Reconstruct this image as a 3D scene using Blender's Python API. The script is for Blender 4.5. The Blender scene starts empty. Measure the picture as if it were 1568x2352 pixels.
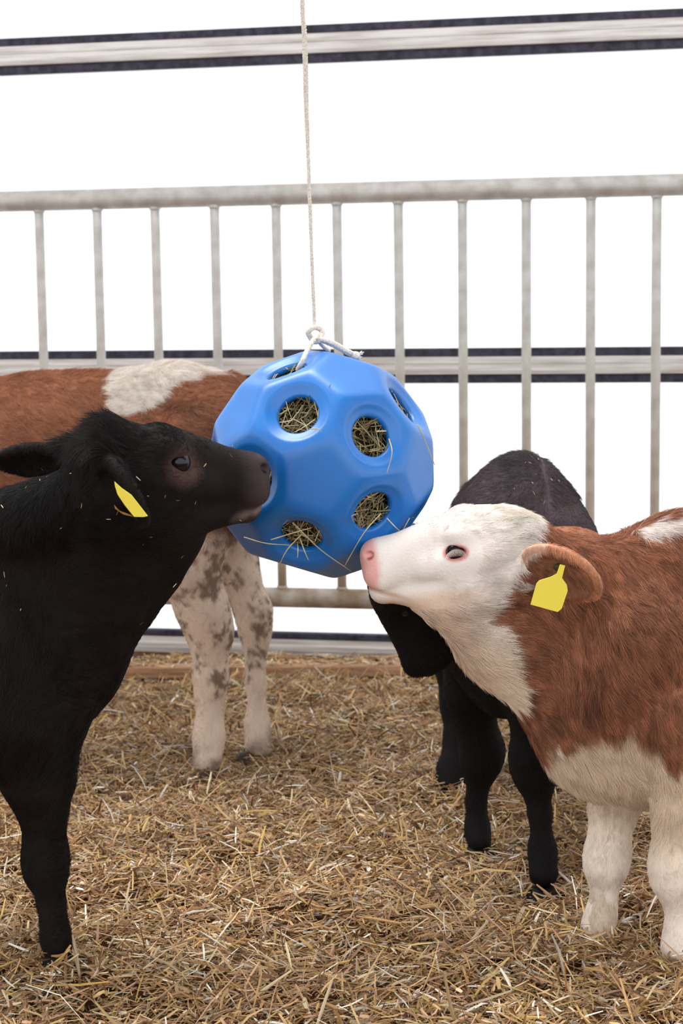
import bpy, math, random, time
import numpy as np
from mathutils import Matrix, Vector
T0 = time.time()
RNG = np.random.default_rng(7)
random.seed(7)
SC = bpy.context.scene
COL = SC.collection

# ------------------------------------------------------------------ camera
FPX, W, H_IMG = 4057.0, 1568.0, 2352.0
CAM_H = 1.10
CEIL_Y, SKY_A, SKY_B = .6, 2.7, 4.5  # front edge of the added roof, then the edges of its light gap
dn = np.array([.0135, .9923, .1227]); dn /= np.linalg.norm(dn)
Zw = -dn
zc = np.array([0, 0, 1.])
Yw = zc - zc.dot(Zw) * Zw; Yw /= np.linalg.norm(Yw)
Xw = np.cross(Yw, Zw)
M = np.array([Xw, Yw, Zw])                 # camera axes (x right, y down, z forward) -> world
CAMP = np.array([0, 0, CAM_H])

def P(px, py, Y):
    """point of the world seen at (px, py) and standing Y metres in front of the camera"""
    r = M @ np.array([(px - W / 2) / FPX, (py - H_IMG / 2) / FPX, 1.])
    return CAMP + r * (Y / r[1])

def side(pos, Y0):
    """flatten a point on the animal's own side plane; coordinates used to lay out coat patches"""
    q = np.array(pos, dtype=float); q[:, 1] = Y0
    c = (q - CAMP) @ M
    return np.stack([c[:, 0] / c[:, 2] * FPX + W / 2, c[:, 1] / c[:, 2] * FPX + H_IMG / 2], 1)

cam = bpy.data.cameras.new('camera')
camo = bpy.data.objects.new('camera', cam); COL.objects.link(camo)
ax = [M @ np.array(v, float) for v in ((1, 0, 0), (0, -1, 0), (0, 0, -1))]
mw = Matrix.Identity(4)
for j in range(3):
    for i in range(3): mw[i][j] = ax[j][i]
mw[2][3] = CAM_H
camo.matrix_world = mw
cam.sensor_fit = 'HORIZONTAL'; cam.sensor_width = 24; cam.lens = FPX / W * 24
cam.clip_start = .05
cam.dof.use_dof = True; cam.dof.focus_distance = 2.9; cam.dof.aperture_fstop = 7.5
SC.camera = camo

# ------------------------------------------------------------------ light: overcast sky and a soft sun
wld = bpy.data.worlds.new('overcast'); SC.world = wld; wld.use_nodes = True
bg = wld.node_tree.nodes['Background']
bg.inputs[0].default_value = (.96, .98, 1, 1); bg.inputs[1].default_value = 1.75
sun = bpy.data.lights.new('sun', 'SUN'); sun.energy = 3.6; sun.angle = math.radians(40); sun.color = (1, .97, .93)
suno = bpy.data.objects.new('sun', sun); COL.objects.link(suno)
suno.rotation_euler = (math.radians(-16), math.radians(-14), 0)
SC.view_settings.view_transform = 'Standard'; SC.view_settings.look = 'None'
SC.view_settings.gamma = 1; SC.view_settings.exposure = .14
SC.view_settings.use_curve_mapping = False
SC.cycles.max_bounces = 8

# ------------------------------------------------------------------ helpers
def srgb(r, g, b):
    f = lambda c: (c / 255 / 12.92) if c / 255 <= .04045 else ((c / 255 + .055) / 1.055) ** 2.4
    return np.array([f(r), f(g), f(b)])

_H = np.random.default_rng(3).random(65536).astype(np.float32)
def noise(p, s, seed=0):
    """value noise, -1..1, at points p with cell size s"""
    q = np.asarray(p, float) / s + 1000 + seed * 17.3
    i = np.floor(q).astype(np.int64); f = q - i; f = f * f * (3 - 2 * f)
    out = np.zeros(len(q))
    for dx in (0, 1):
        for dy in (0, 1):
            for dz in (0, 1):
                h = ((i[:, 0] + dx) * 73856093 ^ (i[:, 1] + dy) * 19349663 ^ (i[:, 2] + dz) * 83492791) & 65535
                w = (f[:, 0] if dx else 1 - f[:, 0]) * (f[:, 1] if dy else 1 - f[:, 1]) * (f[:, 2] if dz else 1 - f[:, 2])
                out += w * _H[h]
    return out * 2 - 1

def tag(o, label=None, cat=None, group=None, kind=None):
    if label: o['label'] = label
    if cat: o['category'] = cat
    if group: o['group'] = group
    if kind: o['kind'] = kind
    return o

def mesh_np(name, V, Q, mat=None, parent=None, smooth=True, colors=None, attr='coat'):
    """V (n,3) and Q (m,4) or (m,3) -> one mesh object"""
    V = np.asarray(V, np.float32); Q = np.asarray(Q, np.int32)
    me = bpy.data.meshes.new(name)
    k = Q.shape[1]
    me.vertices.add(len(V)); me.vertices.foreach_set('co', V.ravel())
    me.loops.add(Q.size); me.loops.foreach_set('vertex_index', Q.ravel())
    me.polygons.add(len(Q)); me.polygons.foreach_set('loop_start', np.arange(0, Q.size, k, dtype=np.int32))
    me.update(calc_edges=True); me.validate()
    me.polygons.foreach_set('use_smooth', np.full(len(me.polygons), smooth))
    if colors is not None:
        a = me.attributes.new(attr, 'FLOAT_COLOR', 'POINT')
        c = np.ones((len(V), 4), np.float32); c[:, :3] = colors
        a.data.foreach_set('color', c.ravel())
    if mat: me.materials.append(mat)
    o = bpy.data.objects.new(name, me); COL.objects.link(o)
    if parent: o.parent = parent
    return o

def empty(name, loc=(0, 0, 0)):
    o = bpy.data.objects.new(name, None); COL.objects.link(o); o.location = loc
    return o

def reparent(children, root):
    """give world-space meshes a root at its own base without moving them"""
    for c in children:
        c.parent = root
        c.matrix_parent_inverse = Matrix.Translation(-Vector(root.location))

def nodemat(name, rough=.6, spec=.4, metal=0):
    m = bpy.data.materials.new(name); m.use_nodes = True
    nt = m.node_tree; b = nt.nodes['Principled BSDF']
    b.inputs['Roughness'].default_value = rough
    b.inputs['Specular IOR Level'].default_value = spec
    b.inputs['Metallic'].default_value = metal
    return m, nt, b

def noise_col(nt, b, c1, c2, scale, detail=4, lo=.35, hi=.65, coord='Object', stretch=None, bump=0):
    tc = nt.nodes.new('ShaderNodeTexCoord'); out = tc.outputs[coord]
    if stretch:
        mp = nt.nodes.new('ShaderNodeMapping'); mp.inputs['Scale'].default_value = stretch
        nt.links.new(out, mp.inputs[0]); out = mp.outputs[0]
    n = nt.nodes.new('ShaderNodeTexNoise'); n.inputs['Scale'].default_value = scale; n.inputs['Detail'].default_value = detail
    nt.links.new(out, n.inputs['Vector'])
    r = nt.nodes.new('ShaderNodeValToRGB')
    r.color_ramp.elements[0].position = lo; r.color_ramp.elements[0].color = (*c1, 1)
    r.color_ramp.elements[1].position = hi; r.color_ramp.elements[1].color = (*c2, 1)
    nt.links.new(n.outputs[0], r.inputs[0]); nt.links.new(r.outputs[0], b.inputs['Base Color'])
    if bump:
        bp = nt.nodes.new('ShaderNodeBump'); bp.inputs['Strength'].default_value = bump; bp.inputs['Distance'].default_value = .002
        nt.links.new(n.outputs[0], bp.inputs['Height']); nt.links.new(bp.outputs[0], b.inputs['Normal'])
    return r

def tube(pts, rad, n=10, closed_ends=True, lobes=0, twist=0, lobe_amp=.15):
    """verts and quads of a tube through pts; rad a number or one per point"""
    pts = np.asarray(pts, float); m = len(pts)
    rad = np.full(m, rad) if np.isscalar(rad) else np.asarray(rad, float)
    t = np.gradient(pts, axis=0); t /= np.linalg.norm(t, axis=1)[:, None] + 1e-12
    up = np.array([0, 0, 1.]) if abs(t[0][2]) < .9 else np.array([1., 0, 0])
    u = np.cross(up, t[0]); u /= np.linalg.norm(u)
    V = []; th = np.linspace(0, 2 * math.pi, n, endpoint=False); acc = 0
    for i in range(m):
        u = u - u.dot(t[i]) * t[i]; u /= np.linalg.norm(u); v = np.cross(t[i], u)
        if i: acc += np.linalg.norm(pts[i] - pts[i - 1]) * twist
        rr = rad[i] * (1 + (lobe_amp * np.cos(lobes * (th - acc)) if lobes else 0))
        V.append(pts[i] + (np.cos(th) * rr)[:, None] * u + (np.sin(th) * rr)[:, None] * v)
    V = np.concatenate(V)
    Q = []
    for i in range(m - 1):
        for j in range(n):
            a = i * n + j; b2 = i * n + (j + 1) % n
            Q.append((a, b2, b2 + n, a + n))
    if closed_ends:
        c0, c1 = len(V), len(V) + 1
        V = np.vstack([V, pts[0], pts[-1]])
        for j in range(n):
            Q.append((c0, (j + 1) % n, j, c0)); Q.append((c1, (m - 1) * n + j, (m - 1) * n + (j + 1) % n, c1))
    return V, Q

def obj_from(name, parts, mat, parent=None, smooth=True):
    """join (V, Q) lists (Q may hold degenerate quads as triangles) into one object"""
    V, F, off = [], [], 0
    for v, q in parts:
        V += [tuple(x) for x in v]
        for f in q:
            f = [i + off for i in dict.fromkeys(f)]
            F.append(tuple(f))
        off += len(v)
    me = bpy.data.meshes.new(name); me.from_pydata(V, [], F); me.validate()
    me.polygons.foreach_set('use_smooth', [smooth] * len(me.polygons))
    if mat: me.materials.append(mat)
    o = bpy.data.objects.new(name, me); COL.objects.link(o)
    if parent: o.parent = parent
    return o

def box(a, ex, ey, ez):
    """box with corner a and edge vectors"""
    a, ex, ey, ez = (np.asarray(v, float) for v in (a, ex, ey, ez))
    V = [a + i * ex + j * ey + k * ez for k in (0, 1) for j in (0, 1) for i in (0, 1)]
    Q = [(0, 2, 3, 1), (4, 5, 7, 6), (0, 1, 5, 4), (2, 6, 7, 3), (0, 4, 6, 2), (1, 3, 7, 5)]
    return V, Q

def bevel(o, w, seg=2):
    m = o.modifiers.new('bevel', 'BEVEL'); m.width = w; m.segments = seg; m.limit_method = 'ANGLE'
    return o

def spline(pts, n):
    """Catmull-Rom through pts"""
    p = np.asarray(pts, float); p = np.vstack([2 * p[0] - p[1], p, 2 * p[-1] - p[-2]])
    out = []; s = len(p) - 3
    for i in range(s):
        for t in np.linspace(0, 1, n, endpoint=False):
            a, b, c, d = p[i:i + 4]
            out.append(.5 * (2 * b + (c - a) * t + (2 * a - 5 * b + 4 * c - d) * t * t + (3 * b - a - 3 * c + d) * t ** 3))
    out.append(p[-2]); return np.array(out)

# ------------------------------------------------------------------ materials of the setting
def attr_mat(name, rough=.7, spec=.25, attr='coat', bump=None, vary=0, sheen=0):
    m, nt, b = nodemat(name, rough, spec)
    a = nt.nodes.new('ShaderNodeAttribute'); a.attribute_name = attr
    nt.links.new(a.outputs['Color'], b.inputs['Base Color'])
    if bump:
        tc = nt.nodes.new('ShaderNodeTexCoord'); n = nt.nodes.new('ShaderNodeTexNoise')
        n.inputs['Scale'].default_value = bump[0]; n.inputs['Detail'].default_value = 5
        nt.links.new(tc.outputs['Object'], n.inputs['Vector'])
        bp = nt.nodes.new('ShaderNodeBump'); bp.inputs['Strength'].default_value = bump[1]; bp.inputs['Distance'].default_value = .003
        nt.links.new(n.outputs[0], bp.inputs['Height']); nt.links.new(bp.outputs[0], b.inputs['Normal'])
    return m

m_galv, nt, b = nodemat('galvanised_steel', .55, .4, .25)
noise_col(nt, b, srgb(178, 172, 166), srgb(206, 202, 198), 22, 6, .32, .66, bump=.15)
m_galv_dirty, nt, b = nodemat('dusty_galvanised_steel', .6, .3, .15)
noise_col(nt, b, srgb(140, 118, 95), srgb(188, 178, 168), 14, 6, .35, .62, bump=.15)
m_alu, nt, b = nodemat('aluminium_profile', .45, .4, .2)
noise_col(nt, b, srgb(200, 192, 187), srgb(230, 226, 223), 5, 5, .35, .6, stretch=(1, 1, 18))
m_rub, nt, b = nodemat('rubber_seal', .8, .2)
noise_col(nt, b, srgb(52, 50, 60), srgb(76, 74, 86), 40, 4)
m_plank, nt, b = nodemat('dusty_board', .75, .2)
noise_col(nt, b, srgb(146, 108, 80), srgb(200, 160, 126), 9, 6, .3, .7, stretch=(1, 1, 12), bump=.3)
m_base, nt, b = nodemat('shaded_straw_base', .9, .1)
noise_col(nt, b, srgb(48, 30, 16), srgb(120, 84, 48), 60, 8, .3, .7, bump=.6)  # straw base, darkened to put shade into the gaps between straws
m_sheet = bpy.data.materials.new('white_translucent_sheet'); m_sheet.use_nodes = True
nt = m_sheet.node_tree; nt.nodes.remove(nt.nodes['Principled BSDF'])
tr = nt.nodes.new('ShaderNodeBsdfTranslucent'); tr.inputs[0].default_value = (.97, .98, 1, 1)
df = nt.nodes.new('ShaderNodeBsdfDiffuse'); df.inputs[0].default_value = (.96, .97, .98, 1)
mx = nt.nodes.new('ShaderNodeMixShader'); mx.inputs[0].default_value = .38
nt.links.new(tr.outputs[0], mx.inputs[1]); nt.links.new(df.outputs[0], mx.inputs[2])
nt.links.new(mx.outputs[0], nt.nodes['Material Output'].inputs[0])

# ------------------------------------------------------------------ the setting
hcv = np.array([-20000., -230., FPX]); hw = M @ hcv; hw[2] = 0; hw /= np.linalg.norm(hw)
WR = -hw                                           # along the wall, to the right
WN = np.array([-WR[1], WR[0], 0])                  # away from the camera
if WN[1] < 0: WN = -WN
UP = np.array([0, 0, 1.])
def on_wall(px, py, Yc):
    """point on the wall-parallel vertical plane that passes Yc metres ahead at the centre"""
    p0 = np.array([0, Yc, 0]); r = M @ np.array([(px - W / 2) / FPX, (py - H_IMG / 2) / FPX, 1.])
    t = WN.dot(p0 - CAMP) / WN.dot(r)
    return CAMP + r * t
def along(p, Yc):                                  # coordinate along the wall
    return WR.dot(p - np.array([0, Yc, 0]))

def ground(x, y):
    p = np.stack([x, y, np.zeros_like(x)], 1)
    dip = .020 * np.clip((y - 4.78) / .25, 0, 1)
    return -dip + .020 * noise(p, .45, 1) + .017 * noise(p, .15, 2) + .009 * noise(p, .06, 3) - .014

YF, YB = 5.12, 5.36                                # fence plane, curtain-wall plane
# floor
nx, ny = 260, 230
gx = np.linspace(-1, 1, nx); gx = 4.2 * gx + 4.8 * gx ** 5; gy = np.linspace(-7, 6.6, ny)
GX, GY = np.meshgrid(gx, gy, indexing='ij')
gz = ground(GX.ravel(), GY.ravel())
# keep the floor inside the curtain wall
Vf = np.stack([GX.ravel(), GY.ravel(), gz], 1)
dw = (Vf - np.array([0, YB, 0])) @ WN
Vf[dw > .1] -= (dw[dw > .1] - .1)[:, None] * WN
Vf[dw > -.30, 2] = np.minimum(Vf[dw > -.30, 2], -.012)
ii = np.arange(nx * ny).reshape(nx, ny)
Qf = np.stack([ii[:-1, :-1].ravel(), ii[1:, :-1].ravel(), ii[1:, 1:].ravel(), ii[:-1, 1:].ravel()], 1)
floor = mesh_np('floor', Vf, Qf, m_base); tag(floor, kind='structure')

# curtain wall: white sheets held by horizontal rails
rails = []
for py_top, py_bot in ((55.0, 142.0), (801.6, 880.5), (1455.5, 1512.0)):
    zt = on_wall(784, py_top, YB)[2]; zb = on_wall(784, py_bot, YB)[2]
    rails.append((zt, zb))
rails[2] = (rails[2][0], rails[2][0] - .112)
S0, S1 = -6.5, 6.5
C0 = np.array([0, YB, 0])
wall = empty('wall_back', tuple(C0)); tag(wall, kind='structure')
zs = [2.75, rails[0][0] + .9, (rails[0][0] + rails[0][1]) / 2, (rails[1][0] + rails[1][1]) / 2, (rails[2][0] + rails[2][1]) / 2]
zs = [3.6] + zs[2:]
for k in range(len(zs) - 1):
    n = 60; ss = np.linspace(S0, S1, n)
    V = []; Q = []
    for j, z in enumerate(np.linspace(zs[k], zs[k + 1], 7)):
        sag = .006 * math.sin(math.pi * j / 6)
        for s in ss: V.append(C0 + WR * s + WN * (.03 + sag * (1 + .4 * math.sin(s * 5 + k))) + UP * z)
    for j in range(6):
        for i in range(n - 1):
            a = j * n + i; Q.append((a, a + 1, a + 1 + n, a + n))
    o = obj_from('curtain_sheet', [(V, Q)], m_sheet); reparent([o], wall)
RL = ['topmost aluminium curtain rail with dark rubber seals, high above the fence',
      'middle aluminium curtain rail with dark rubber seals, seen between the fence bars',
      'lowest aluminium curtain rail behind the straw littered ledge']
for (zt, zb), lab in zip(rails, RL):
    hgt = zt - zb; e = .025 if lab[0] != 'l' else .02
    r = empty('curtain_rail', tuple(C0 + UP * zb)); tag(r, lab, 'curtain rail', 'curtain rails of the back wall')
    ks = []
    for z0 in (zt - e, zb):
        o = obj_from('rubber_seal', [box(C0 + WR * S0 + UP * z0 - WN * .012, WR * (S1 - S0), WN * .03, UP * e)], m_rub, smooth=False)
        bevel(o, .003); ks.append(o)
    # ribbed profile
    prof = [(0, zb + e), (-.02, zb + e + .002), (-.022, zb + e + .012), (-.016, zb + e + .016), (-.016, zb + e + .034), (-.019, zb + e + .036),
            (-.019, zb + hgt - e - .02), (-.012, zb + hgt - e - .016), (-.012, zb + hgt - e), (.02, zb + hgt - e), (.02, zb + e)]
    V = [C0 + WR * s + WN * a + UP * z for s in (S0, S1) for a, z in prof]; n = len(prof)
    Q = [(i, (i + 1) % n, (i + 1) % n + n, i + n) for i in range(n)]
    ks.append(obj_from('aluminium_profile', [(V, Q)], m_alu, smooth=False))
    reparent(ks, r)

# unseen roof added to cut overhead light, gap left to light ball and backs
m_roof, nt, b = nodemat('added_roof_sheet', .8, .2); noise_col(nt, b, srgb(150, 146, 140), srgb(178, 174, 168), 2)
roof = obj_from('added_ceiling', [box((-6.5, CEIL_Y, 3.6), (13, 0, 0), (0, SKY_A - CEIL_Y, 0), (0, 0, .06)), box((-6.5, SKY_B, 3.6), (13, 0, 0), (0, 7.4 - SKY_B, 0), (0, 0, .06))], m_roof, smooth=False)
tag(roof, kind='structure')
# ledge the fence stands on, with a board along its front
ledge_z = .028
Lb0, Lb1 = P(-900, 1522, 5.09), P(1040, 1524, 5.02)
Lb0[2] = Lb1[2] = ledge_z
dirb = (Lb1 - Lb0); dirb /= np.linalg.norm(dirb); nb = np.array([-dirb[1], dirb[0], 0])
board = obj_from('kerb_board', [box(Lb0 - UP * .034, dirb * np.linalg.norm(Lb1 - Lb0), nb * .05, UP * .034)], m_plank, smooth=False)
bevel(board, .004)
tag(board, 'dusty brown board edging the straw littered ledge under the fence', 'board')
s0, s1 = C0 + WR * along(Lb0, YB), C0 + WR * (along(Lb1, YB) + .02)
V = [Lb0 + nb * .05, Lb1 + nb * .05, s1, s0]
V = [np.array([v[0], v[1], z_]) for v, z_ in zip(V, (ledge_z - .004, ledge_z - .004, -.012, -.012))]; V += [v - UP * .05 for v in V]
ledge = obj_from('trim_1', [(V, [(0, 1, 2, 3), (4, 7, 6, 5), (0, 4, 5, 1), (1, 5, 6, 2), (2, 6, 7, 3), (3, 7, 4, 0)])], m_base, smooth=False)
tag(ledge, kind='structure')

# ------------------------------------------------------------------ fence
F0 = np.array([0, YF, 0])
zt = on_wall(784, 443.5, YF)[2]; zl = on_wall(740, 1374, YF)[2]
bar_px = [(88, 490), (221.8, 490), (358, 480), (493, 485), (631.8, 475), (773, 472), (914.8, 475), (1060.5, 470), (1206.3, 463), (1356.2, 460), (1509, 460)]
bs = [along(on_wall(x, y, YF), YF) for x, y in bar_px]
step = (bs[-1] - bs[0]) / 10
bs = [bs[0] + step * k for k in range(-7, 18)]
fence = empty('metal_fence', tuple(F0 + UP * .03)); tag(fence, 'galvanised tube fence with upright bars standing behind the calves', 'fence')
ks = []
s0, s1 = bs[0] - .09, bs[-1] + .09
for z, r, mt in ((zt, .0300, m_galv), (zl, .0295, m_galv_dirty)):
    V, Q = tube([F0 + WR * s + UP * z for s in np.linspace(s0, s1, 40)], r, 20)
    ks.append(obj_from('rail', [(V, Q)], mt))
bar_me = None
bm_parts = [tube([UP * z for z in np.linspace(zl + .012, zt - .012, 12)], .0136, 14)]
for z, sg in ((zt - .030, 1), (zl + .030, -1)):       # weld collars
    a = np.linspace(-.006, .006, 6)
    bm_parts.append(tube([UP * (z + q) for q in a], [.0138 + .0035 * (1 - abs(q) / .008) ** 1 for q in a], 14))
m_bar, nt, b = nodemat('galvanised_bar', .55, .4, .2)
r_ = noise_col(nt, b, srgb(184, 180, 174), srgb(208, 206, 203), 22, 6, .32, .66, bump=.15)
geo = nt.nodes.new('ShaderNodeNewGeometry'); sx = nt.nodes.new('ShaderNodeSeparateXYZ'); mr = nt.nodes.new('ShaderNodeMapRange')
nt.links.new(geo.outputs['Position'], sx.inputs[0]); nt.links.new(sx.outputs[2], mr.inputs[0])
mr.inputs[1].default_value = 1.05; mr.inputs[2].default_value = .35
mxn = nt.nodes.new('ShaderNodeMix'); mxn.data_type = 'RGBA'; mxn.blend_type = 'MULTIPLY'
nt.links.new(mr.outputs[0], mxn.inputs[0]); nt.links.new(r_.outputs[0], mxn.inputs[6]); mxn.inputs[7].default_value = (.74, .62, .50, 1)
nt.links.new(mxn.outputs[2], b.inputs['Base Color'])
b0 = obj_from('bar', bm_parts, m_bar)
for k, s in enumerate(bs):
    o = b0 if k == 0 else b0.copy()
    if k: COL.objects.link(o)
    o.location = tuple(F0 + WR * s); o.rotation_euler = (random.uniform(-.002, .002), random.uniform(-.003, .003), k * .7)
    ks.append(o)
for o in ks: pass
reparent(ks, fence)
# posts at the ends, outside the frame
for s in (s0, s1):
    o = obj_from('post', [tube([F0 + WR * s + UP * z for z in (ledge_z - .005, .7, zt + .05)], .035, 16)], m_galv); reparent([o], fence)

# ------------------------------------------------------------------ straw
def strips(C, D, Nn, L, Wd, bend, stations=3):
    """folded straw blades: centre, direction, normal, length, width -> verts, quads"""
    n = len(C)
    S = np.cross(D, Nn); S /= np.linalg.norm(S, axis=1)[:, None] + 1e-9
    V = np.zeros((n, stations, 3, 3), np.float32)
    for i in range(stations):
        t = i / (stations - 1) - .5
        c = C + D * (L * t)[:, None] + Nn * (bend * L * (.25 - t * t))[:, None] + S * (bend[::-1] * .5 * L * (.25 - t * t))[:, None]
        w = Wd * (1 - .35 * abs(t) * 2)
        V[:, i, 0] = c - S * (w / 2)[:, None]; V[:, i, 1] = c + Nn * (w * .38)[:, None]; V[:, i, 2] = c + S * (w / 2)[:, None]
    base = (np.arange(n) * stations * 3)[:, None]
    q = []
    for i in range(stations - 1):
        for j in range(2):
            a = i * 3 + j; q.append([a, a + 1, a + 4, a + 3])
    Q = (base[:, :, None] + np.array(q)[None]).reshape(-1, 4)
    return V.reshape(-1, 3), Q, stations * 3

def rand_dirs(n, tilt):
    az = RNG.random(n) * 2 * math.pi; el = RNG.normal(0, tilt, n)
    D = np.stack([np.cos(az) * np.cos(el), np.sin(az) * np.cos(el), np.sin(el)], 1)
    N0 = RNG.normal(0, .45, (n, 3)) + np.array([0, 0, 1.])
    N0 -= (N0 * D).sum(1)[:, None] * D; N0 /= np.linalg.norm(N0, axis=1)[:, None]
    return D, N0

STRAW = np.array([srgb(216, 180, 126), srgb(196, 154, 100), srgb(172, 128, 82), srgb(228, 206, 166), srgb(186, 146, 114), srgb(246, 238, 222), srgb(122, 84, 52), srgb(208, 174, 100), srgb(204, 160, 124)])
SPROB = np.array([.17, .17, .14, .13, .13, .07, .10, .05, .06]); SPROB = SPROB / SPROB.sum()
m_straw = attr_mat('straw', .5, .35)
def straw_col(n, per):
    c = STRAW[RNG.choice(len(STRAW), n, p=SPROB)] * RNG.uniform(.5, 1.15, (n, 1))
    return np.repeat(c, per, 0)
def scatter(n, ymin, ymax, m0, m1):
    """points on the floor in front of the fence, denser near the camera"""
    y = np.sqrt(RNG.random(n) * (ymax ** 2 - ymin ** 2) + ymin ** 2)
    x = RNG.uniform(-1, 1, n) * (y * m0 + m1)
    return x, y
def bed(n, tilt, lmin, lmax, wmin, wmax, zoff, region):
    x, y = scatter(n, *region)
    D, N0 = rand_dirs(n, tilt)
    L = lmin + (lmax - lmin) * RNG.random(n) ** 2.2
    Wd = wmin + (wmax - wmin) * RNG.random(n) ** 1.5
    z = ground(x, y) + RNG.random(n) * zoff + .25 * L * abs(D[:, 2])
    C = np.stack([x, y, z], 1)
    # stay in front of the board
    keep = (((C - Lb0) @ nb) < -.012) | ((((C - Lb1) @ dirb) > .01) & (((C - C0) @ WN) < -.05))
    C, D, N0, L, Wd = C[keep], D[keep], N0[keep], L[keep], Wd[keep]
    V, Q, per = strips(C, D, N0, L, Wd, RNG.normal(0, .22, len(C)))
    return V, Q, straw_col(len(C), per)
sets = [bed(104000, .30, .012, .056, .0013, .0054, .030, (1.95, 5.15, .215, .22)),
        bed(15000, .42, .04, .115, .0024, .0056, .034, (1.95, 5.15, .215, .25)),
        bed(5000, .25, .012, .05, .006, .011, .034, (1.95, 5.15, .215, .25)),
        bed(26000, .20, .03, .09, .004, .0075, .022, (1.5, 5.15, .35, .75))]
FEET = [(1360, 2150, 2.94), (1550, 2200, 2.82), (136, 2200, 2.81), (490, 1775, 3.95), (596, 1735, 4.10), (1102, 1950, 3.37), (1250, 2035, 3.14), (1034, 1830, 3.78)]
for f_ in FEET:
    n = 150; c = P(*f_); a = RNG.random(n) * 6.283; rr = RNG.uniform(.035, .085, n)
    x, y = c[0] + rr * np.cos(a), c[1] + rr * np.sin(a); D, N0 = rand_dirs(n, .35)
    L = RNG.uniform(.02, .075, n); C = np.stack([x, y, ground(x, y) + RNG.random(n) * .030 * np.clip(1.5 - rr / .07, .2, 1) + .01], 1)
    V, Q, per = strips(C, D, N0, L, RNG.uniform(.002, .0055, n), RNG.normal(0, .25, n)); sets.append((V, Q, straw_col(n, per)))
V = np.concatenate([s[0] for s in sets]); off = np.cumsum([0] + [len(s[0]) for s in sets[:-1]])
Q = np.concatenate([s[1] + o for s, o in zip(sets, off)]); Cc = np.concatenate([s[2] for s in sets])
o = mesh_np('straw_bedding', V, Q, m_straw, colors=Cc, smooth=False)
tag(o, 'deep golden straw bedding covering the pen floor', 'straw', kind='stuff')
# litter on the ledge, colour lightened as if sunlit from outside
n = 5200
s = RNG.uniform(-1.25, 1.25, n); q = RNG.uniform(.0, .50, n) ** 1.0
C = np.stack([s, np.zeros(n), np.zeros(n)], 1)
C = Lb0 + dirb * (np.linalg.norm(Lb1 - Lb0) / 2) + dirb * s[:, None] + nb * (.01 + q)[:, None]
C[:, 2] = ledge_z - .001 - .038 * q / .3 + RNG.random(n) * .010 * (1 + noise(C, .12))
keep = ((C - C0) @ WN) < -.035
C = C[keep]; n = len(C); D, N0 = rand_dirs(n, .12)
V, Q, per = strips(C, D, N0, RNG.uniform(.015, .06, n), RNG.uniform(.002, .006, n), RNG.normal(0, .2, n))
o = mesh_np('straw_litter', V, Q, m_straw, colors=np.clip(straw_col(n, per) * 1.25, 0, 1), smooth=False)
tag(o, 'chopped straw, lightened as if sunlit, strewn along the ledge under the fence', 'straw', kind='stuff')
print('straw', round(time.time() - T0, 1))

# ------------------------------------------------------------------ hay ball
BC = P(738, 1066, 3.0); BR = .1985
phi = (1 + 5 ** .5) / 2
ico = np.array([v for a in (-1, 1) for b_ in (-phi, phi) for v in ((0, b_, a), (b_, a, 0), (a, 0, b_))], float)
ico /= np.linalg.norm(ico, axis=1)[:, None]
dod = np.array([(a, b_, c) for a in (-1, 1) for b_ in (-1, 1) for c in (-1, 1)] + [v for a in (-1, 1) for b_ in (-1, 1) for v in ((0, a / phi, b_ * phi), (a / phi, b_ * phi, 0), (b_ * phi, 0, a / phi))], float)
dod /= np.linalg.norm(dod, axis=1)[:, None]
# pose of the ball: hole directions seen in the photograph
obs = np.array([(-47, -112), (120, -57), (123, 115), (-45, 167), (-82, -213), (181, -133)], float) / 239.
obs = np.array([(a, b_, -math.sqrt(max(0, 1 - a * a - b_ * b_))) for a, b_ in obs])      # camera axes, towards the viewer
obs = obs @ M.T
def adj(i, j): return abs(dod[i].dot(dod[j]) - math.cos(math.radians(41.81))) < .02
best = None
nbr = {i: [j for j in range(20) if j != i and adj(i, j)] for i in range(20)}
def chains():
    a = 0
    for b_ in nbr[a]:
        for c in nbr[b_]:
            if c == a: continue
            for d_ in nbr[c]:
                if d_ == b_: continue
                for e in nbr[a]:
                    for f_ in nbr[b_]:
                        if len({a, b_, c, d_, e, f_}) == 6: yield (a, b_, c, d_, e, f_)
for ch in chains():
    A = dod[list(ch)]; U, S_, Vt = np.linalg.svd(obs.T @ A)
    Dg = np.diag([1, 1, np.sign(np.linalg.det(U @ Vt))]); R_ = U @ Dg @ Vt
    err = ((A @ R_.T - obs) ** 2).sum()
    if best is None or err < best[0]: best = (err, R_)
print('ball fit err', best[0])
RB = best[1]; icoR, dodR = ico @ RB.T, dod @ RB.T
dmin = np.sort(np.linalg.norm(ico[0] - ico, axis=1))[1]
tv = []
for i in range(12):
    for j in range(12):
        if i != j and abs(np.linalg.norm(ico[i] - ico[j]) - dmin) < .01: tv.append(icoR[i] + (icoR[j] - icoR[i]) / 3)
tv = np.array(tv); tv /= np.linalg.norm(tv, axis=1)[:, None]
hd = (tv @ dodR[0]).max(); pd = (tv @ icoR[0]).max()
NF = np.vstack([dodR, icoR]); DF = np.array([hd] * 20 + [pd] * 12)
def soft(p):
    l = np.linalg.norm(p, axis=1); d_ = p / l[:, None]
    s = np.maximum(d_ @ NF.T / DF, 0); k = 70.
    mxs = s.max(1); r = 1 / (mxs * ((s / mxs[:, None]) ** k).sum(1) ** (1 / k))
    return d_ * r[:, None]
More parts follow.
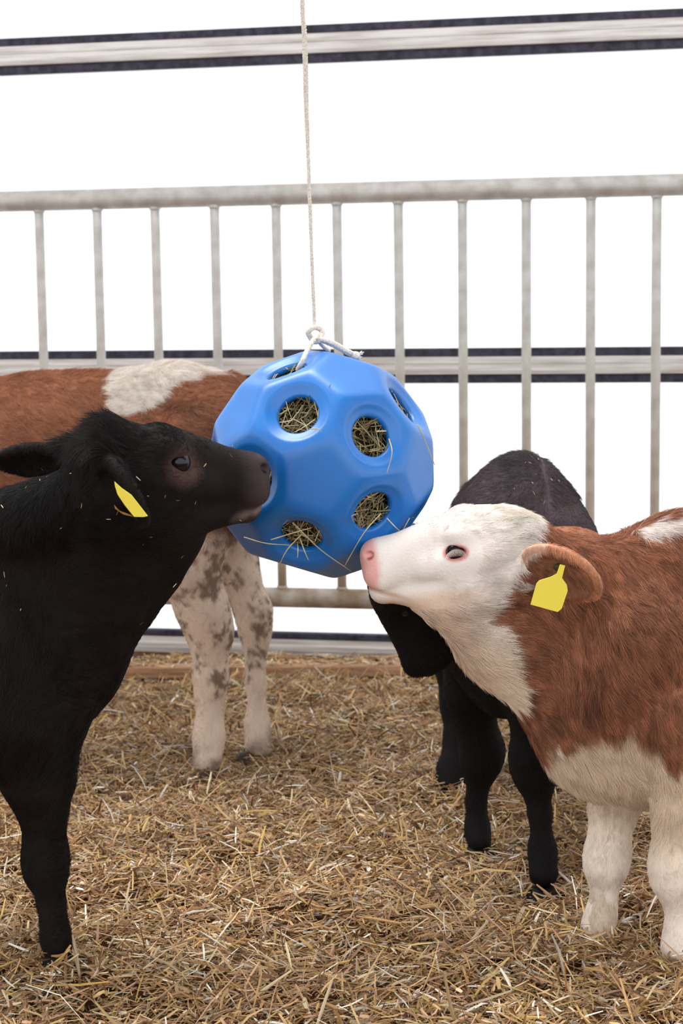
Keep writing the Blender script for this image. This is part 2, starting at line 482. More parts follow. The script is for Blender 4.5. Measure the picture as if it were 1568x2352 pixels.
def face(nrm, cnt, holed):
    idx = np.argsort(-(tv @ nrm))[:cnt]; vs = tv[idx]
    u = vs[0] - nrm * vs[0].dot(nrm); u /= np.linalg.norm(u); v = np.cross(nrm, u)
    ang = np.arctan2(vs @ v, vs @ u); vs = vs[np.argsort(ang)]; ang = np.sort(ang)
    K = 8; cen = nrm * vs[0].dot(nrm); bd, th = [], []
    for j in range(cnt):
        a0 = ang[j]; a1 = ang[(j + 1) % cnt]
        if a1 < a0: a1 += 2 * math.pi
        for t in range(K):
            bd.append(vs[j] + (vs[(j + 1) % cnt] - vs[j]) * t / K); th.append(a0 + (a1 - a0) * t / K)
    bd = np.array(bd); th = np.array(th); n = len(bd)
    circ = lambda r: cen + r * (np.cos(th)[:, None] * u + np.sin(th)[:, None] * v)
    rings = []
    if holed:
        r0 = .056 / BR; c = circ(r0)
        for t in np.linspace(0, 1, 10): rings.append(soft(bd + (c - bd) * t) * BR)
        for r, dep in ((.0535, .0004), (.051, .0013), (.0485, .0026), (.046, .0039), (.042, .0054), (.038, .0066), (.0362, .0076), (.0345, .0098), (.0338, .013), (.0338, .019)):
            rings.append(soft(circ(r / BR)) * BR - nrm * dep)
    else:
        for t in np.linspace(0, .97, 11): rings.append(soft(bd + (cen - bd) * t) * BR)
    V = np.concatenate(rings); Q = []
    for i in range(len(rings) - 1):
        for j in range(n):
            a = i * n + j; b2 = i * n + (j + 1) % n; Q.append((a, b2, b2 + n, a + n))
    if not holed:
        V = np.vstack([V, (soft(cen[None]) * BR)]); c = len(V) - 1; o_ = (len(rings) - 1) * n
        for j in range(n): Q.append((o_ + j, o_ + (j + 1) % n, c, c))
    return V, Q
fs = [face(n_, 6, True) for n_ in dodR] + [face(n_, 5, False) for n_ in icoR]
m_blue, nt, b = nodemat('blue_plastic', .42, .5)
noise_col(nt, b, srgb(0, 102, 184), srgb(2, 113, 197), 12, 4)
b.inputs['Coat Weight'].default_value = .4; b.inputs['Coat Roughness'].default_value = .32
b.inputs['Subsurface Weight'].default_value = .12; b.inputs['Subsurface Radius'].default_value = (.004, .01, .02)
ballr = empty('hay_ball', tuple(BC)); tag(ballr, 'blue faceted plastic ball with round feeding holes, hung on a white rope', 'feeder ball')
shell = obj_from('shell', fs, m_blue, ballr)
import bmesh
bm = bmesh.new(); bm.from_mesh(shell.data); bmesh.ops.remove_doubles(bm, verts=bm.verts, dist=.0004); bmesh.ops.recalc_face_normals(bm, faces=bm.faces)
bm.to_mesh(shell.data); bm.free()
shell.data.polygons.foreach_set('use_smooth', [True] * len(shell.data.polygons))
so = shell.modifiers.new('wall', 'SOLIDIFY'); so.thickness = .003; so.offset = -1
# hay inside
HC = np.array([srgb(186, 166, 124), srgb(156, 140, 96), srgb(118, 116, 74), srgb(214, 198, 164), srgb(150, 122, 86), srgb(92, 84, 54)])
Cs, Ds, Ns = [], [], []
for n_ in dodR:
    k = 170
    u = np.cross(n_, [0.3, .5, .8]); u /= np.linalg.norm(u); v = np.cross(n_, u)
    rr = .05 * np.sqrt(RNG.random(k)); aa = RNG.random(k) * 6.283
    dep = BR * hd - .013 - RNG.random(k) ** 1.3 * .035
    Cs.append(n_ * dep[:, None] + u * (rr * np.cos(aa))[:, None] + v * (rr * np.sin(aa))[:, None])
    a2 = RNG.random(k) * 6.283
    d_ = u * np.cos(a2)[:, None] + v * np.sin(a2)[:, None] + n_ * RNG.normal(0, .22, k)[:, None]
    Ds.append(d_ / np.linalg.norm(d_, axis=1)[:, None]); Ns.append(np.repeat(n_[None], k, 0))
C = np.concatenate(Cs); D = np.concatenate(Ds); N0 = np.concatenate(Ns); N0 = N0 - (N0 * D).sum(1)[:, None] * D; N0 /= np.linalg.norm(N0, axis=1)[:, None]
n = len(C); L = RNG.uniform(.03, .062, n)
V, Q, per = strips(C, D, N0, L, RNG.uniform(.0012, .0028, n), RNG.normal(0, .25, n), 4)
hay = mesh_np('hay', V + BC, Q, m_straw, smooth=False, colors=np.repeat(HC[RNG.choice(6, n)] * RNG.uniform(.7, 1.1, (n, 1)), per, 0))
tag(hay, 'greenish hay filling the blue ball and showing in its holes', 'hay', kind='stuff')
m_core, nt, b = nodemat('shaded_hay_core', .95, .05); noise_col(nt, b, srgb(30, 26, 16), srgb(72, 62, 38), 120, 8)  # hay core, colour darkened to stand for shade between the strands
core = bpy.data.meshes.new('shaded_hay_core'); bm = bmesh.new(); bmesh.ops.create_icosphere(bm, subdivisions=4, radius=.147)
for v in bm.verts: v.co *= 1 + .03 * math.sin(v.co.x * 150) * math.cos(v.co.z * 130 + v.co.y * 90)
bm.to_mesh(core); bm.free(); core.materials.append(m_core)
co = bpy.data.objects.new('shaded_hay_core', core); COL.objects.link(co); co.location = tuple(BC)
co.parent = hay
# stalks poking out of the holes
def stalk(pts, r=.0011, c=None):
    return tube(spline(pts, 5), np.linspace(r, r * .55, (len(pts) - 1) * 5 + 1), 5)
ST = [[(672, 1200, 2.83), (735, 1262, 2.815), (806, 1312, 2.86)], [(622, 1240, 2.825), (680, 1222, 2.82), (716, 1212, 2.835)],
      [(695, 1225, 2.825), (660, 1262, 2.80), (640, 1300, 2.81)], [(688, 1235, 2.82), (700, 1268, 2.80), (708, 1286, 2.80)],
      [(560, 1234, 2.84), (610, 1248, 2.825), (665, 1252, 2.83)], [(874, 1180, 2.82), (835, 1225, 2.79), (790, 1302, 2.80)],
      [(888, 1190, 2.82), (905, 1208, 2.80), (918, 1220, 2.80)], [(812, 1200, 2.83), (808, 1185, 2.81), (822, 1180, 2.82)],
      [(893, 1008, 2.83), (900, 1040, 2.80), (888, 1088, 2.795)], [(958, 975, 2.86), (975, 1010, 2.87), (998, 1068, 2.88)],
      [(940, 1190, 2.88), (925, 1218, 2.87), (921, 1228, 2.86)], [(715, 985, 2.82), (730, 985, 2.80), (738, 992, 2.80)],
      [(683, 1245, 2.825), (684, 1262, 2.80), (683, 1282, 2.80)]]
o = obj_from('hay_stalks', [stalk([P(*q) for q in s_]) for s_ in ST], None)
m_stalk, nt, b = nodemat('hay_stalk', .6, .2); noise_col(nt, b, srgb(168, 148, 100), srgb(206, 188, 146), 40)
o.data.materials.append(m_stalk); tag(o, 'thin dry hay stalks poking out of the holes of the blue ball', 'hay', kind='stuff')

# rope
m_rope, nt, b = nodemat('cotton_rope', .85, .1); noise_col(nt, b, srgb(206, 196, 182), srgb(240, 234, 226), 300, 3, bump=.3)
rope = empty('rope', tuple(P(724, 770, 3.0))); tag(rope, 'off-white cord hanging from above and knotted to the blue ball', 'rope')
k1 = spline([P(690, -900, 3.0), P(692, -300, 3.0), P(694, 0, 3.0), P(699, 90, 3.0), P(704, 280, 3.0), P(710, 430, 3.0), P(717, 620, 3.0), P(722, 758, 3.0)], 60)
jit = np.stack([noise(k1, .05, 5), noise(k1, .05, 6), 0 * k1[:, 0]], 1) * .0012
rad = .0034 * (1 + .35 * np.exp(-((k1[:, 2] - P(698, 150, 3)[2]) / .09) ** 2)) * (1 + .12 * noise(k1, .02, 8)) * np.linspace(1.05, .85, len(k1))
ks = [obj_from('cord', [tube(k1 + jit, rad, 12, lobes=3, twist=420, lobe_amp=.14)], m_rope)]
kc = P(724, 768, 3.0)
kn = [kc + np.array([.011 * math.cos(t) * (1 + .2 * math.sin(3 * t)), -.004 + .006 * math.sin(2 * t), .012 * math.sin(t)]) for t in np.linspace(0, 4 * math.pi, 40)]
ks.append(obj_from('knot', [tube(kn, .0045, 10, lobes=3, twist=400)], m_rope))
holeE = BC + dodR[np.argmax(dodR @ obs[4])] * BR * hd
loops = [[P(722, 778, 2.985), P(708, 800, 2.965), P(696, 826, 2.94), P(688, 842, 2.95), P(684, 850, 2.99)],
         [P(728, 776, 2.99), P(765, 788, 2.985), P(800, 808, 2.985), P(822, 818, 3.0)],
         [P(727, 780, 3.0), P(742, 796, 3.03), P(756, 806, 3.05)],
         [P(731, 778, 3.0), P(770, 795, 3.02), P(806, 815, 3.01), P(824, 822, 3.01)]]
for L_ in loops:
    s_ = spline(L_, 12); ks.append(obj_from('loop', [tube(s_, .0042 if L_ is not loops[2] else .0032, 10, lobes=3, twist=400)], m_rope))
fr = [tube(spline([P(816, 818, 3.0), P(816 + random.uniform(4, 20), 818 + random.uniform(-12, 12), 3.0 + random.uniform(-.01, .01))], 4), .0011, 5) for _ in range(14)]
ks.append(obj_from('frayed_end', [tube(spline([P(808, 812, 2.992), P(818, 817, 2.99), P(826, 820, 2.995)], 6), [.004, .005, .006, .0068, .007, .007, .0068, .0066, .006, .005, .004, .003, .002], 10)] + fr, m_rope))
reparent(ks, rope)
print('ball', round(time.time() - T0, 1))

# ------------------------------------------------------------------ bodies: smooth-blended volumes meshed as one surface
class Body:
    def __init__(self): self.ops = []
    def rc(self, a, b, ra, rb, k=.03, lat=None, w=1., op='u'):
        self.ops.append(('rc', np.array(a, float), np.array(b, float), ra, rb, k, None if lat is None else np.array(lat, float) / np.linalg.norm(lat), w, op)); return self
    def chain(self, pts, rs, k=.02, **kw):
        for i in range(len(pts) - 1): self.rc(pts[i], pts[i + 1], rs[i], rs[i + 1], k, **kw)
        return self
    def el(self, c, axes, r, k=.02, op='u'):
        self.ops.append(('el', np.array(c, float), np.array(axes, float), np.array(r, float), k, op)); return self
    def mesh(self, lo, hi, h, fine=None, hf=None):
        def axis(i):
            pts = [lo[i]]
            while pts[-1] < hi[i]:
                s = h
                if fine is not None:
                    d_ = max(fine[0][i] - pts[-1], pts[-1] - fine[1][i], 0)
                    s = min(h, hf + d_ * .25)
                pts.append(pts[-1] + s)
            return np.array(pts)
        xs, ys, zs = axis(0), axis(1), axis(2)
        F = np.full((len(xs), len(ys), len(zs)), .2, np.float32)
        for op in self.ops:
            if op[0] == 'rc':
                _, a, b, ra, rb, k, lat, w, mode = op; pad = max(ra, rb) * max(1, w) + k + .012
                bl, bh = np.minimum(a, b) - pad, np.maximum(a, b) + pad
            else:
                _, c, axs, r, k, mode = op; pad = r.max() + k + .012; bl, bh = c - pad, c + pad
            sl = []
            for A_, l_, h_ in zip((xs, ys, zs), bl, bh):
                i0, i1 = np.searchsorted(A_, l_), np.searchsorted(A_, h_); sl.append(slice(i0, i1))
            sub = F[sl[0], sl[1], sl[2]]
            if sub.size == 0: continue
            X = xs[sl[0]][:, None, None]; Y = ys[sl[1]][None, :, None]; Z = zs[sl[2]][None, None, :]
            if op[0] == 'rc':
                px, py, pz = X - a[0], Y - a[1], Z - a[2]; ba = b - a
                if lat is not None and w != 1:
                    q = (px * lat[0] + py * lat[1] + pz * lat[2]) * (1 / w - 1)
                    px = px + q * lat[0]; py = py + q * lat[1]; pz = pz + q * lat[2]
                    ba = ba + ba.dot(lat) * (1 / w - 1) * lat
                l2 = ba.dot(ba) + 1e-12
                t = (px * ba[0] + py * ba[1] + pz * ba[2]) / l2
                t = np.clip(t, 0, 1)
                dd = np.sqrt((px - t * ba[0]) ** 2 + (py - t * ba[1]) ** 2 + (pz - t * ba[2]) ** 2) - (ra + (rb - ra) * t)
            else:
                px, py, pz = X - c[0], Y - c[1], Z - c[2]
                qx = px * axs[0][0] + py * axs[0][1] + pz * axs[0][2]
                qy = px * axs[1][0] + py * axs[1][1] + pz * axs[1][2]
                qz = px * axs[2][0] + py * axs[2][1] + pz * axs[2][2]
                k0 = np.sqrt((qx / r[0]) ** 2 + (qy / r[1]) ** 2 + (qz / r[2]) ** 2)
                k1 = np.sqrt((qx / r[0] ** 2) ** 2 + (qy / r[1] ** 2) ** 2 + (qz / r[2] ** 2) ** 2) + 1e-9
                dd = k0 * (k0 - 1) / k1
            if mode == 'u':
                hh = np.maximum(k - np.abs(sub - dd), 0) / k
                F[sl[0], sl[1], sl[2]] = np.minimum(sub, dd) - hh * hh * k * .25
            else:
                hh = np.maximum(k - np.abs(sub + dd), 0) / k
                F[sl[0], sl[1], sl[2]] = np.maximum(sub, -dd) + hh * hh * k * .25
        return nets(F, xs, ys, zs)

def nets(F, xs, ys, zs):
    S = F < 0; I8 = S.astype(np.int8)
    c = (I8[:-1, :-1, :-1] + I8[1:, :-1, :-1] + I8[:-1, 1:, :-1] + I8[1:, 1:, :-1] + I8[:-1, :-1, 1:] + I8[1:, :-1, 1:] + I8[:-1, 1:, 1:] + I8[1:, 1:, 1:])
    act = (c > 0) & (c < 8); idx = np.full(act.shape, -1, np.int64)
    I, J, K = np.nonzero(act); idx[I, J, K] = np.arange(len(I))
    acc = np.zeros((len(I), 3)); cnt = np.zeros(len(I))
    cor = [(0, 0, 0), (1, 0, 0), (0, 1, 0), (1, 1, 0), (0, 0, 1), (1, 0, 1), (0, 1, 1), (1, 1, 1)]
    for a, b in ((0, 1), (2, 3), (4, 5), (6, 7), (0, 2), (1, 3), (4, 6), (5, 7), (0, 4), (1, 5), (2, 6), (3, 7)):
        ca, cb = cor[a], cor[b]
        fa = F[I + ca[0], J + ca[1], K + ca[2]]; fb = F[I + cb[0], J + cb[1], K + cb[2]]
        m = (fa < 0) != (fb < 0); t = np.where(m, fa / np.where(m, fa - fb, 1), 0)
        pa = np.stack([xs[I + ca[0]], ys[J + ca[1]], zs[K + ca[2]]], 1); pb = np.stack([xs[I + cb[0]], ys[J + cb[1]], zs[K + cb[2]]], 1)
        acc += np.where(m[:, None], pa + (pb - pa) * t[:, None], 0); cnt += m
    V = acc / cnt[:, None]; Q = []
    m = S[:-1, 1:-1, 1:-1] != S[1:, 1:-1, 1:-1]; i, j, k = np.nonzero(m); j = j + 1; k = k + 1
    q = np.stack([idx[i, j - 1, k - 1], idx[i, j, k - 1], idx[i, j, k], idx[i, j - 1, k]], 1); fl = ~S[i, j, k]; q[fl] = q[fl][:, ::-1]; Q.append(q)
    m = S[1:-1, :-1, 1:-1] != S[1:-1, 1:, 1:-1]; i, j, k = np.nonzero(m); i = i + 1; k = k + 1
    q = np.stack([idx[i - 1, j, k - 1], idx[i - 1, j, k], idx[i, j, k], idx[i, j, k - 1]], 1); fl = ~S[i, j, k]; q[fl] = q[fl][:, ::-1]; Q.append(q)
    m = S[1:-1, 1:-1, :-1] != S[1:-1, 1:-1, 1:]; i, j, k = np.nonzero(m); i = i + 1; j = j + 1
    q = np.stack([idx[i - 1, j - 1, k], idx[i, j - 1, k], idx[i, j, k], idx[i - 1, j, k]], 1); fl = ~S[i, j, k]; q[fl] = q[fl][:, ::-1]; Q.append(q)
    Q = np.concatenate(Q)
    # one relaxing step
    for _ in range(2):
        s = np.zeros_like(V); n = np.zeros(len(V))
        for a, b in ((0, 1), (1, 2), (2, 3), (3, 0)):
            np.add.at(s, Q[:, a], V[Q[:, b]]); np.add.at(n, Q[:, a], 1); np.add.at(s, Q[:, b], V[Q[:, a]]); np.add.at(n, Q[:, b], 1)
        V = V * .55 + .45 * s / np.maximum(n, 1)[:, None]
    return V, Q

def vnormals(V, Q):
    fn = np.cross(V[Q[:, 2]] - V[Q[:, 0]], V[Q[:, 3]] - V[Q[:, 1]])
    N0 = np.zeros_like(V)
    for j in range(4): np.add.at(N0, Q[:, j], fn)
    return N0 / (np.linalg.norm(N0, axis=1)[:, None] + 1e-12), np.linalg.norm(fn, axis=1) * .5

class Head:
    """local head frame: x runs from the nose tip back to the poll, y to the side, z up"""
    def __init__(self, nose, back, up, s=1.):
        self.O = np.array(nose, float); self.x = np.array(back, float) / np.linalg.norm(back)
        z = np.array(up, float); z -= z.dot(self.x) * self.x; self.z = z / np.linalg.norm(z); self.y = np.cross(self.z, self.x); self.s = s
    def p(self, x, y, z): return self.O + self.s * (x * self.x + y * self.y + z * self.z)
    def loc(self, pos):
        q = (np.asarray(pos) - self.O) / self.s; return np.stack([q @ self.x, q @ self.y, q @ self.z], 1)
    def axes(self): return np.array([self.x, self.y, self.z])
    def build(self, B, ez=0.):
        self.ez = ez
        A = self.axes(); s = self.s; p = self.p
        E = lambda c, r, k=.02, op='u': B.el(p(*c), A, np.array(r) * s, k * s, op)
        R = lambda a, b, ra, rb, k=.02, op='u', w=1: B.rc(p(*a), p(*b), ra * s, rb * s, k * s, lat=self.y, w=w, op=op)
        E((.212, 0, .002), (.080, .060, .051)); E((.246, 0, -.015), (.044, .050, .049))
        R((.045, 0, .004), (.17, 0, .026), .030, .040, w=1.0)
        R((.045, 0, -.014), (.18, 0, -.020), .036, .050)
        E((.036, 0, -.010), (.037, .038, .040), .018)
        E((.020, 0, .012), (.020, .032, .020), .012)
        for y in (-1, 1):
            E((.168, y * .043, .026), (.030, .020, .020), .018)      # brow
            E((.190, y * .036, -.045), (.062, .026, .050), .025)     # cheek
            E((.026, y * .022, -.022), (.026, .020, .026), .014)     # upper lip
            R((.10, y * .030, -.020), (.19, y * .050, -.012), .016, .018, .02)   # facial crest
        R((.030, 0, -.050), (.15, 0, -.070), .0215, .040, .014)
        E((.026, 0, -.053), (.020, .024, .018), .010)
        # mouth line, nostrils, eye openings
        for y in (-1, 1):
            pts = [(-.004, 0, -.036), (.007, y * .021, -.042), (.023, y * .036, -.051), (.044, y * .041, -.060), (.064, y * .040, -.066)]
            for a, b_ in zip(pts[:-1], pts[1:]): R(a, b_, .0026, .0026, .004, 's')
            E((.012, y * .030, .014), (.0085, .011, .0052), .004, 's')
            E((.150, y * .057, ez), (.0165, .014, .0080), .004, 's')
        return self

def ear(B, base, tip, opening, wid, s=1., thick=.015, k=.012):
    base, tip = np.array(base), np.array(tip); a = tip - base; L = np.linalg.norm(a); a /= L
    o_ = np.array(opening, float); o_ -= o_.dot(a) * a; o_ /= np.linalg.norm(o_); v = np.cross(a, o_); A = np.array([a, v, o_])
    B.rc(base - a * .01, base + a * L * .3, .020 * s, .020 * s, .02)
    B.el(base + a * L * .55, A, (L * .50, wid * .5, thick), k)
    B.el(base + a * L * .60 + o_ * (thick + .001), A, (L * .42, wid * .40, .0155), .006, 's')
    return base + a * L * .55, A, np.array([L * .5, wid * .5, thick])
def in_ear(p, E_, g=1.12):
    q = (p - E_[0]) @ E_[1].T / E_[2]; return (q[:, 0] ** 2 + q[:, 1] ** 2 < g * g) & (abs(q[:, 2]) < 2.2) & (q[:, 0] > -.75)

def poly_sd(p, poly):
    """signed distance to a polygon (negative inside), p in the same 2-D units"""
    poly = np.array(poly, float); n = len(poly); d_ = np.full(len(p), 1e12); s = np.ones(len(p))
    for i in range(n):
        a, b_ = poly[i], poly[i - 1]; e = b_ - a; w = p - a
        t = np.clip((w @ e) / e.dot(e), 0, 1); bb = w - t[:, None] * e; d_ = np.minimum(d_, (bb ** 2).sum(1))
        c1 = p[:, 1] >= a[1]; c2 = p[:, 1] < b_[1]; c3 = e[0] * w[:, 1] > e[1] * w[:, 0]
        fl = (c1 & c2 & c3) | (~c1 & ~c2 & ~c3); s[fl] *= -1
    return s * np.sqrt(d_)
def mixc(a, b, t): t = np.clip(t, 0, 1)[:, None]; return a * (1 - t) + b * t

def fur(name, V, Q, parent, colf, flow, length, density, mat, rad=.00022, curl=.3, lift=.35, npt=5, seed=0, clump=.35, colvar=.18, streak=.2):
    """hair strands rooted on the skin"""
    rg = np.random.default_rng(seed + 11)
    N0, A_ = vnormals(V, Q); cen = V[Q].mean(1)
    dens = density(cen); w = A_ * dens; n = int(w.sum()); w = w / w.sum()
    f = rg.choice(len(Q), n, p=w); u, v = rg.random(n)[:, None], rg.random(n)[:, None]
    q = Q[f]; lerp = lambda A: (A[q[:, 0]] * (1 - u) + A[q[:, 1]] * u) * (1 - v) + (A[q[:, 3]] * (1 - u) + A[q[:, 2]] * u) * v
    root = lerp(V); nn = lerp(N0); nn /= np.linalg.norm(nn, axis=1)[:, None]
    L = length(root) * rg.uniform(.65, 1.15, n)
    fl = flow(root) + curl * np.stack([noise(root, .045, seed + j) for j in range(3)], 1) + curl * .7 * np.stack([noise(root, .014, seed + 5 + j) for j in range(3)], 1) + rg.normal(0, .10, (n, 3))
    t = fl - (fl * nn).sum(1)[:, None] * nn; t /= np.linalg.norm(t, axis=1)[:, None] + 1e-6
    sd = np.cross(nn, t)
    cl = clump * np.stack([noise(root, .009, seed + 20 + j) for j in range(3)], 1)
    lf = lift * (1 + .5 * noise(root, .03, seed + 30))
    Pp = np.zeros((n, npt, 3), np.float32); wv = rg.normal(0, .10, n) + curl * .5 * noise(root, .02, seed + 40)
    for i in range(npt):
        s = i / (npt - 1)
        Pp[:, i] = root - nn * .0008 + nn * (L * lf * (s - .45 * s * s))[:, None] + t * (L * (s * .55 + s * s * .35))[:, None] + sd * (L * wv * s * s)[:, None] + cl * (L * s * s * .5)[:, None]
    c0_ = colf(root); lum = np.clip(c0_.mean(1), 0, 1)[:, None]; amp = 1 - .85 * np.clip(lum * 1.6, 0, 1)
    colvar, streak = colvar * amp, streak * amp
    c = c0_ * np.clip(1 + colvar * rg.normal(0, 1, (n, 1)) + streak * noise(root * np.array([1, 1, .22]), .0055, seed + 50)[:, None] + .12 * noise(root, .012, seed + 51)[:, None], .35, 1.8)
    cu = bpy.data.hair_curves.new(name); cu.add_curves([npt] * n)
    cu.attributes['position'].data.foreach_set('vector', Pp.ravel())
    ra = (cu.attributes.get('radius') or cu.attributes.new('radius', 'FLOAT', 'POINT'))
    prof = rad * np.array([1, 1, .85, .6, .15])[:npt] if npt == 5 else rad * np.linspace(1, .2, npt)
    ra.data.foreach_set('value', (np.tile(prof, (n, 1)) * rg.uniform(.7, 1.3, (n, 1))).astype(np.float32).ravel())
    ca = cu.attributes.new('coat', 'FLOAT_COLOR', 'CURVE'); cc = np.ones((n, 4), np.float32); cc[:, :3] = np.clip(c, 0, 1); ca.data.foreach_set('color', cc.ravel())
    cu.materials.append(mat)
    o = bpy.data.objects.new(name, cu); COL.objects.link(o); o.parent = parent
    print(name, n, round(time.time() - T0, 1))
    return o

m_skin = attr_mat('coat', .75, .15, bump=(260, .35))
m_hair = attr_mat('coat_hair', .55, .22)
m_eye, nt, b = nodemat('eye', .18, .35); b.inputs['Base Color'].default_value = (*srgb(20, 16, 22), 1)
m_hoofb, nt, b = nodemat('black_horn', .6, .2); b.inputs['Base Color'].default_value = (*srgb(30, 24, 22), 1)
m_hoofp, nt, b = nodemat('pale_horn', .6, .2); noise_col(nt, b, srgb(150, 124, 100), srgb(196, 172, 148), 40)
m_lash, nt, b = nodemat('eyelashes', .6, .2); b.inputs['Base Color'].default_value = (*srgb(215, 200, 190), 1)
m_hoof, nt, b = nodemat('horn', .6, .3); noise_col(nt, b, srgb(52, 40, 34), srgb(104, 84, 66), 40, bump=.3)
m_tag, nt, b = nodemat('yellow_plastic', .45, .4); b.inputs['Base Color'].default_value = (*srgb(232, 214, 78), 1)
m_tagd, nt, b = nodemat('dark_stud', .5, .3); b.inputs['Base Color'].default_value = (*srgb(58, 54, 20), 1)

def sphere(name, c, r, mat, seg=24, scale=(1, 1, 1), parent=None):
    me = bpy.data.meshes.new(name); bm = bmesh.new(); bmesh.ops.create_uvsphere(bm, u_segments=seg, v_segments=seg // 2, radius=1)
    for v in bm.verts: v.co = Vector((v.co.x * r * scale[0] + c[0], v.co.y * r * scale[1] + c[1], v.co.z * r * scale[2] + c[2]))
    for f in bm.faces: f.smooth = True
    bm.to_mesh(me); bm.free(); me.materials.append(mat)
    o = bpy.data.objects.new(name, me); COL.objects.link(o)
    if parent: o.parent = parent
    return o

def hoof(c, fwd, s=1., parent=None, mat=None):
    """cloven hoof at point c (sole centre) pointing along fwd"""
    fwd = np.array([fwd[0], fwd[1], 0.]); fwd /= np.linalg.norm(fwd); sdv = np.cross(UP, fwd); B = Body()
    for y in (-1, 1):
        b0_ = c + sdv * y * .0135 * s + UP * .026 * s; b1 = c + sdv * y * .011 * s + fwd * .028 * s + UP * .012 * s
        B.rc(b0_, b1, .0185 * s, .0115 * s, .006); B.rc(b0_ - fwd * .012 * s, b0_ - fwd * .01 * s - UP * .01, .016 * s, .015 * s, .006)
    V, Q = B.mesh(c - .06, c + .07, .0042)
    return mesh_np('hoof', V - UP * .010, Q, mat or m_hoof, parent)

def eyes(H, root, lash=False, eye_r=.0165):
    out = []
    for y in (-1, 1):
        c = H.p(.150, y * .0455, H.ez - .0005); r = eye_r * H.s
        out.append(sphere('eye', c, r, m_eye, parent=root))
        if lash:
            pr = []
            for t in np.linspace(-1, 1, 22):
                a = H.p(.150 + .014 * t, y * (.0605 - .004 * t * t), .0065 - .006 * t * t)
                b_ = H.p(.150 + .017 * t - .002, y * .069, .001 - .005 * t * t)
                e = H.p(.150 + .019 * t - .004, y * .072, -.003 - .004 * t * t)
                pr.append(tube(spline([a, b_, e], 4), np.linspace(.0004, .00015, 9), 4))
            obj_from('eyelashes', pr, m_lash, out[-1])
    return out

def in_view(c, m=120):
    q = (c - CAMP) @ M; x = q[:, 0] / q[:, 2] * FPX; y = q[:, 1] / q[:, 2] * FPX
    return np.where((abs(x) < W / 2 + m) & (abs(y) < H_IMG / 2 + m), 1., .12)

def calf_root(label, base, group=None):
    r = empty('calf', tuple(base)); tag(r, label, 'calf', group); return r

def bake(root, V, Q, colf, name='body'):
    o = mesh_np(name, V, Q, m_skin, colors=colf(V)); return o

def tag_plate(outline, c, ex, ey, n, th=.0016, name='ear_tag', mat=None, dome=None):
    """flat plastic plate with an outline given in its own plane"""
    c, ex, ey, n = (np.array(v, float) for v in (c, ex, ey, n)); k = len(outline)
    V = [c + ex * x + ey * y + n * (s * th / 2 + .00006 * 0) for s in (1, -1) for x, y in outline]
    F = [tuple(range(k)), tuple(range(2 * k - 1, k - 1, -1))] + [(i, i + k, (i + 1) % k + k, (i + 1) % k) for i in range(k)]
    me = bpy.data.meshes.new(name); me.from_pydata([tuple(v) for v in V], [], F)
    me.materials.append(mat or m_tag); o = bpy.data.objects.new(name, me); COL.objects.link(o); bevel(o, .0006); return o

BLK = srgb(13, 10, 10)

# ================================================================== calf D: brown calf with a white face, right
YD = 2.92
H = Head(P(831, 1291, 2.845), (.990, .02, .139), (0, 0, 1), 1.0)
B = Body(); H.build(B)
L2 = np.array([0, 1., 0])
# neck and throat
B.rc(H.p(.225, 0, -.022), P(1440, 1462, 2.92), .060, .148, .045, lat=L2, w=.78)
B.rc(H.p(.13, 0, -.085), P(1165, 1462, 2.90), .040, .078, .04, lat=L2, w=.75)
B.rc(P(1165, 1462, 2.90), P(1290, 1500, 2.91), .078, .108, .04, lat=L2, w=.75)
B.rc(P(1290, 1500, 2.91), P(1420, 1640, 2.92), .108, .138, .05, lat=L2, w=.78)
B.rc(P(1300, 1350, 2.91), P(1560, 1300, 2.94), .050, .075, .05)
# trunk
B.rc(P(1500, 1535, 2.94), P(1900, 1500, 2.97), .205, .225, .06, lat=L2, w=.72)
B.rc(P(1900, 1500, 2.97), P(2330, 1430, 3.0), .225, .180, .06, lat=L2, w=.74)
B.rc(P(1560, 1290, 2.94), P(2300, 1225, 3.0), .068, .085, .06)
B.rc(P(1420, 1655, 2.92), P(1560, 1690, 2.93), .125, .120, .05, lat=L2, w=.85)
B.rc(P(1470, 1480, 2.83), P(1390, 1620, 2.83), .075, .058, .05)          # shoulder blade to its point, near side
B.rc(P(1470, 1480, 3.02), P(1390, 1620, 3.02), .075, .058, .05)
# front legs
B.chain([P(1420, 1640, 3.0), P(1455, 1740, 3.0), P(1410, 1850, 2.98), P(1395, 1955, 2.96), P(1391, 1990, 2.95), P(1387, 2060, 2.95), P(1380, 2105, 2.95), P(1366, 2137, 2.94)],
        [.085, .066, .040, .0355, .033, .0190, .0235, .025], .022)
B.chain([P(1540, 1640, 2.85), P(1590, 1730, 2.84), P(1572, 1860, 2.83), P(1553, 1985, 2.83), P(1556, 2020, 2.83), P(1568, 2100, 2.83), P(1568, 2150, 2.83), P(1556, 2185, 2.82)],
        [.09, .074, .048, .041, .038, .0220, .0275, .028], .022)
# hind legs
for yy, dx in ((2.90, 0), (3.10, -60)):
    B.chain([P(2330 + dx, 1440, yy), P(2250 + dx, 1660, yy), P(2380 + dx, 1850, yy), P(2370 + dx, 2010, yy - .01), P(2330 + dx, 2125, yy - .02), P(2310 + dx, 2160, yy - .02)],
            [.13, .085, .040, .026, .028, .027], .04)
B.rc(P(2440, 1260, 3.0), P(2500, 1700, 3.0), .022, .014, .03)
